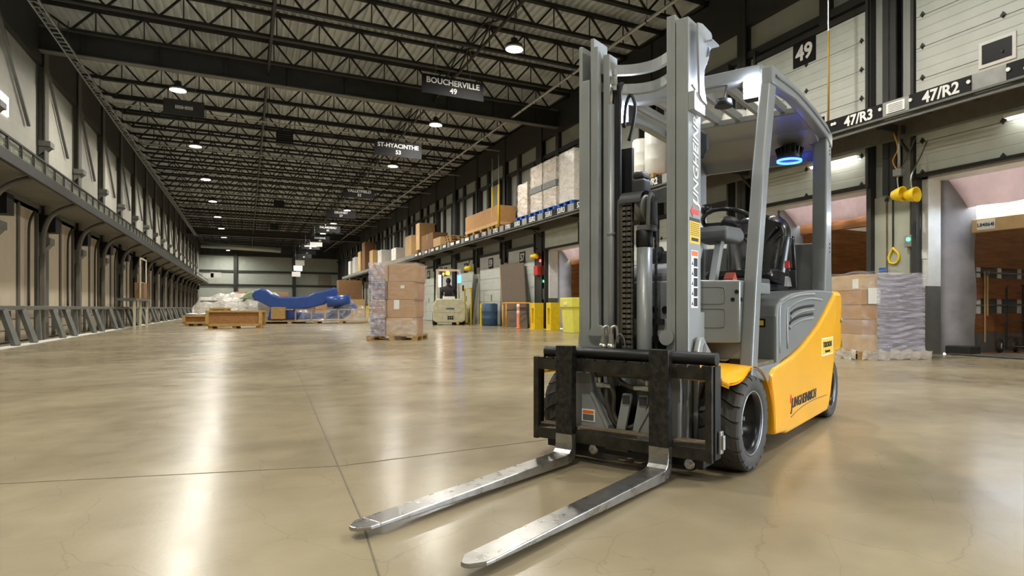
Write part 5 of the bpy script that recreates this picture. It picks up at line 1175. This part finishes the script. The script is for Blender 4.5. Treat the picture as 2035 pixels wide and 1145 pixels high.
for (x, y) in ((-.24, 1.05), (.40, 1.0)):
    hm = MB().lathe([(.01, -.05), (.035, -.04), (.04, 0), (.03, .04), (.01, .05)], (x, y + .04, 1.58), 'y', 10)
    for i in range(4): hm.tube([(x - .03 + i * .02, y + .08, 1.585), (x - .03 + i * .02, y + .12, 1.58), (x - .03 + i * .02, y + .13, 1.555)], .009, 6)
    hm.tube([(x + .035, y + .03, 1.57), (x + .05, y + .07, 1.565), (x + .045, y + .1, 1.56)], .009, 6); hm.build('hand', 'skin', per_root)

# ---- along the right wall
t = thing('brown_sheet', 'large brown sheet board leaning against the right wall doors', 'board', (10.62, 25.6, 0), 0)
MB().add([(-.30, 1.0, 0), (-.30, -1.8, 0), (.06, -.55, 2.82), (.06, 2.25, 2.9), (-.26, 1.0, 0), (-.26, -1.8, 0), (.10, -.55, 2.82), (.10, 2.25, 2.9)], [(0, 1, 2, 3), (7, 6, 5, 4), (0, 4, 5, 1), (1, 5, 6, 2), (2, 6, 7, 3), (3, 7, 4, 0)]).build('sheet', 'rubber_mat', t)
MB().bar((-.30, 1.01, 0), (.06, 2.26, 2.9), .03, .05).build('edge_strip', 'cardboard_lt', t)
def guard_post(label, y, x=10.45, w_=.42, h_=1.05):
    t = thing('bollard_guard', label, 'bollard', (x, y, 0), 0, 'yellow door guards')
    m = MB(); d2 = .2
    m.box(-d2, d2, -w_ / 2, -w_ / 2 + .12, 0, h_); m.box(-d2, d2, w_ / 2 - .12, w_ / 2, 0, h_); m.box(-d2, d2, -w_ / 2 + .12, w_ / 2 - .12, h_ - .22, h_); m.box(-d2, d2, -w_ / 2 + .12, w_ / 2 - .12, 0, .22); m.box(d2 - .06, d2, -w_ / 2 + .12, w_ / 2 - .12, .22, h_ - .22)
    m.build('steel_guard', 'safety_yellow', t, .01); MB().box(-d2 - .05, d2 + .05, -w_ / 2 - .05, w_ / 2 + .05, 0, .02).build('foot_plate', 'safety_yellow', t)
guard_post('yellow steel door guard with slot just left of the mast', 21.6); guard_post('yellow steel door guard beside the orange delineator', 23.1)
guard_post('yellow steel door guard beside the blue barrel', 29.3); guard_post('yellow steel door guard right of the cream forklift', 33.2, 10.5, .4); guard_post('yellow steel door guard left of the mid hall load', 54.5); guard_post('second yellow door guard left of the mid hall load', 58.5); guard_post('farthest yellow door guard left of the mid hall load', 62.5)
t = thing('pipe_barrier', 'orange pipe barrier in front of the brown sheet', 'barrier', (9.95, 24.35, 0))
for (x, y) in ((0, 1.25), (0, .85), (.35, -.9)): MB().cyl((x, y, 0), (x, y, 1.05), .03, n=10).build('post', 'safety_orange', t)
MB().tube([(0, 1.25, 1.05), (0, .85, 1.06), (.35, -.9, 1.05)], .03, 10).build('top_rail', 'safety_orange', t); MB().tube([(0, 1.25, 1.05), (.35, 1.2, 1.05), (.35, -.9, 1.05)], .025, 8).build('rear_rail', 'safety_orange', t); MB().bar((0, .85, .75), (.35, -.9, .75), .04).build('mid_rail', 'steel_dark', t)
t = thing('delineator', 'orange plastic delineator post with white band', 'traffic post', (9.9, 23.75, 0)); MB().lathe([(.14, 0), (.14, .03), (.06, .05), (.06, 1.0), (.03, 1.03)], (0, 0, 0), 'z', 16).build('post', 'cone_orange', t); MB().lathe([(.062, .6), (.064, .61), (.064, .72), (.062, .73)], (0, 0, 0), 'z', 16, True).build('white_band', 'paper', t); MB().lathe([(.062, .88), (.064, .89), (.064, 1.0), (.062, 1.0)], (0, 0, 0), 'z', 16, True).build('white_band', 'paper', t)
drum('blue_drum', 'blue barrel on the floor against a white dock door', (10.3, 28.25, 0), .38, 1.05, 'barrel')
t = thing('ramp_rack', 'tall yellow tube frame holding grey ramps by the wall', 'frame', (10.35, 31.2, 0))
for (x, y) in ((-.15, .55), (-.15, -.45), (.25, .55)): MB().bar((x, y, 0), (x, y, 1.85), .06).build('post', 'safety_yellow', t)
MB().bar((-.15, .58, 1.85), (-.15, -.48, 1.85), .06).build('top_tube', 'safety_yellow', t); MB().bar((-.15, .55, .05), (-.15, -.45, .05), .06).build('foot_tube', 'safety_yellow', t)
for i in range(3):
    tag(MB().bar((10.3 + .05 * i, 31.35 - .22 * i, .0), (10.55, 31.1 - .25 * i, 2.6 - .25 * i), .16, .04).build('ramp_plank', 'galv' if i != 1 else 'steel_mid'), ['left', 'middle', 'right'][i] + ' grey metal ramp plank leaning in the yellow frame', 'plank')
t = thing('waste_bin', 'yellow wheeled bin partly hidden by the forklift mast', 'bin', (10.1, 19.0, 0)); MB().prism([(-.34, 0), (.34, 0), (.40, .95), (-.40, .95)], 'y', -.4, .4).build('body', 'bin_yellow', t, .02); MB().box(-.44, .44, -.45, .45, .86, 1.2).build('lid', 'bin_yellow', t, .03); MB().box(-.46, -.44, -.1, .1, .95, 1.05).build('sticker', 'paper', t)
t = thing('wall_alarm', 'red alarm box with yellow lamp on the pier beside dock 55', 'alarm', (XR - .05, 23.7, 0)); MB().box(-.3, 0, -.2, .2, 2.2, 2.6).build('box', 'red', t, .02); MB().cyl((-.15, -.2, 2.75), (-.15, -.2, 2.85), .06, n=10).build('red_light', 'red_led', t)
MB().lathe([(.05, .25), (.12, .2), (.1, 0), (.12, -.2), (.05, -.25)], (-.3, .1, 3.0), 'y', 14).build('lamp_head', 'safety_yellow', t); MB().tube([(-.3, .1, 3.05), (-.25, .1, 3.3), (0, .1, 3.4)], .02, 8).build('arm', 'steel_dark', t); MB().cyl((-.1, -.35, 1.95), (-.06, -.35, 1.95), .05, n=10).build('green_light', 'green_led', t)
t = thing('wall_alarm', 'yellow lamp head on a grey arm behind the yellow tube frame', 'lamp', (XR - .25, 32.0, 0)); MB().lathe([(.05, .3), (.14, .25), (.1, 0), (.14, -.25), (.05, -.3)], (-.3, 0, 2.95), 'y', 14).build('lamp_head', 'safety_yellow', t); MB().tube([(-.3, 0, 3.0), (-.2, 0, 3.4), (.2, 0, 3.5)], .025, 8).build('arm', 'steel_dark', t)
tag(box(XR - .052, XR - .042, 23.3, 23.75, 1.2, 1.65).build('wall_notice', 'paper'), 'white notice on the pier beside dock 55', 'notice')
# ---- crates and wrapped goods in the far middle
def crate(label, x, y, L, W, H, rz):
    t = thing('wooden_crate', label, 'crate', (x, y, 0), rz)
    MB().box(-L / 2 + .05, L / 2 - .05, -W / 2 + .05, W / 2 - .05, .14, H - .06).build('panel', 'crate_panel', t)
    for sx in (-1, 1):
        for sy in (-1, 1): MB().box(sx * L / 2 - .06, sx * L / 2 + .06, sy * W / 2 - .05, sy * W / 2 + .05, .1, H).build('corner_post', 'crate_wood', t)
    MB().box(-L / 2 - .06, L / 2 + .06, -W / 2 - .06, W / 2 + .06, H - .07, H).build('lid_frame', 'crate_wood', t); MB().box(-L / 2 - .05, L / 2 + .05, -W / 2 - .05, -W / 2 + .05, .10, .20).build('bottom_rail', 'crate_wood', t)
    for x_ in (-L / 2 + .1, 0, L / 2 - .1): MB().box(x_ - .08, x_ + .08, -W / 2, W / 2, 0, .1).build('runner', 'crate_wood', t)
crate('long wooden crate with brown panel in front of the wrapped goods', -.35, 29.6, 1.95, .9, .74, R(-10)); crate('small wooden crate with white top left of the long crate', -2.0, 34.6, .95, .8, .5, R(-14))
tag(MB().grid(lambda u, v: (-2.5 + u, 34.2 + v * .8, .51 + .05 * math.sin(u * 6) * math.sin(v * 5) + .05), 10, 8).build('white_sheet', 'paper'), 'crumpled white sheet lying on the small crate', 'sheet')
crate('low reddish crate between the small crate and the long crate', -1.05, 33.0, .6, .7, .85, R(-10))
def film_heap(name, label, x, y, pts, depth, m, rz=0, cat='wrapped goods', inner=None):
    """bulging wrapped bundle: outline (x,z) swept in depth with a rounded section"""
    t = thing(name, label, cat, (x, y, 0), rz); n = len(pts); nd = 9
    def f(u, v):
        a = u * (n - 1); i = min(n - 2, int(a)); q = a - i; q = q * q * (3 - 2 * q)
        px = pts[i][0] + (pts[i + 1][0] - pts[i][0]) * (a - i); pz = pts[i][1] + (pts[i + 1][1] - pts[i][1]) * q
        s = math.sin(math.pi * v); zz = pz * (s ** .45) if s > 0 else 0
        return (px + .03 * math.sin(9 * v + 20 * u), (v - .5) * depth + .03 * math.sin(31 * u), max(0.12, zz * (1 + .03 * math.sin(50 * u + 7 * v))))
    MB().grid(f, 6 * n, 16).build('film', m, t)
    return t
pb = thing('pallet_platform', 'wide pale wooden platform under the blue wrapped parts', 'pallet', (3.55, 37.5, 0), R(-12))
for i in range(7): MB().box(-2.75, 2.75, -1.0 + i * .32, -.78 + i * .32, .1, .14).build('board', 'pallet_wood', pb)
for i in range(5): MB().box(-2.7 + i * 1.3, -2.5 + i * 1.3, -1.0, 1.14, 0, .1).build('bearer', 'pallet_wood', pb)
t = thing('blue_machine_part', 'big glossy blue curved machine arm on the wooden platform', 'machine part', (3.2, 37.6, .14), R(-12))
k_ = lambda L_: [((a - 600) * .0268 - .2, .71 + (612 - b) * .0306) for a, b in L_]
MB().prism(k_([(497, 590), (503, 582), (514, 577), (525, 580), (535, 588), (550, 592), (580, 592), (604, 590), (616, 584), (640, 579), (655, 574), (661, 586), (652, 594), (634, 606), (604, 613), (578, 616), (545, 615), (528, 609), (514, 602), (503, 598)]), 'y', -.35, .55).build('arm', 'blue_part', t, .09, 3)
MB().prism(k_([(526, 634), (534, 603), (560, 605), (580, 620), (640, 622), (660, 604), (690, 600), (700, 612), (672, 632)]), 'y', -.25, .45).build('cradle', 'blue_part', t, .06, 2)
MB().cyl((.9, -.5, 1.05), (2.1, -.5, 1.15), .3, n=18).build('pipe_bend', 'blue_part', t)
for x_ in (-1.4, -.7, .1, .8, 1.5, 2.2):
    MB().bar((x_, -.6, 0), (x_, -.6, .62), .07).bar((x_, -.6, .62), (x_ + .6, -.6, .62), .07).build('timber_prop', 'pallet_wood', t)
MB().box(-1.9, -1.2, -.8, -.4, .1, .75).build('timber_block', 'pallet_wood', t, .02)
film_heap('wrapped_parts', 'clear film draped low over the right half of the blue parts', 4.45, 36.9, [(-2.0, .2), (-1.6, .8), (-.8, .7), (0, .85), (.8, 1.2), (1.4, .95), (1.9, .55), (2.1, .2)], 1.5, 'wrap', R(-12))
t = film_heap('wrapped_bundle', 'clear wrapped bundle at the left end of the far goods', -1.6, 42.6, [(-1.1, .2), (-1.05, 1.1), (-.8, 1.45), (.4, 1.7), (1.4, 1.75), (2.0, 1.4), (2.2, .2)], 1.6, 'wrap_heavy', R(-8))
MB().box(-.7, 1.7, -.5, .6, .1, 1.3).build('contents', 'machine_grey', t, .05); MB().box(-1.1, 2.2, -.8, .8, 0, .1).build('skid', 'pallet_wood', t)
t = film_heap('wrapped_machine', 'green and grey film wrapped machine behind the long crate', .9, 39.6, [(-1.3, .2), (-1.2, 1.3), (-.7, 1.75), (-.2, 1.55), (.3, 1.8), (.8, 1.4), (1.7, 1.2), (2.2, .9), (2.5, .2)], 1.6, 'wrap_heavy', R(-10))
MB().box(-1.0, .9, -.5, .6, .1, 1.35).build('contents', 'machine_grey', t, .1); MB().prism([(-1.2, 1.35), (.9, 1.4), (.5, 1.75), (.1, 1.5), (-.6, 1.8)], 'y', -.5, .6).build('green_cover', 'green_film', t, .05)
tag(box(.2, 3.0, 38.3, 39.9, 0, .1).build('wooden_skid', 'pallet_wood', None, .02), 'flat wooden base under the green and grey wrapped machine', 'pallet')
for i in range(9):
    hh = 2.0 + .35 * ((i * 7) % 3); carton(ORD[i].replace('nearest', 'from left') .replace('from left', 'brown carton stack from the left before the end wall') if i else 'leftmost brown carton stack before the end wall', -3.3 + i * 1.42, 82 + .3 * (i % 2), 0, 1.3, 1.2, hh, ['cardboard', 'cardboard_dk', 'cardboard_pink'][i % 3])
carton('big dark brown carton at the far right before the end wall', 9.3, 66, 0, 2.4, 2.0, 1.7, 'cardboard_lt'); carton('brown carton stacked on the big carton at far right', 9.2, 66, 1.7, 2.2, 1.8, 1.9, 'cardboard_dk')
drum('steel_dark', 'dark barrel far right beside yellow guards', (10.1, 57, 0), .5, 1.3, 'barrel')
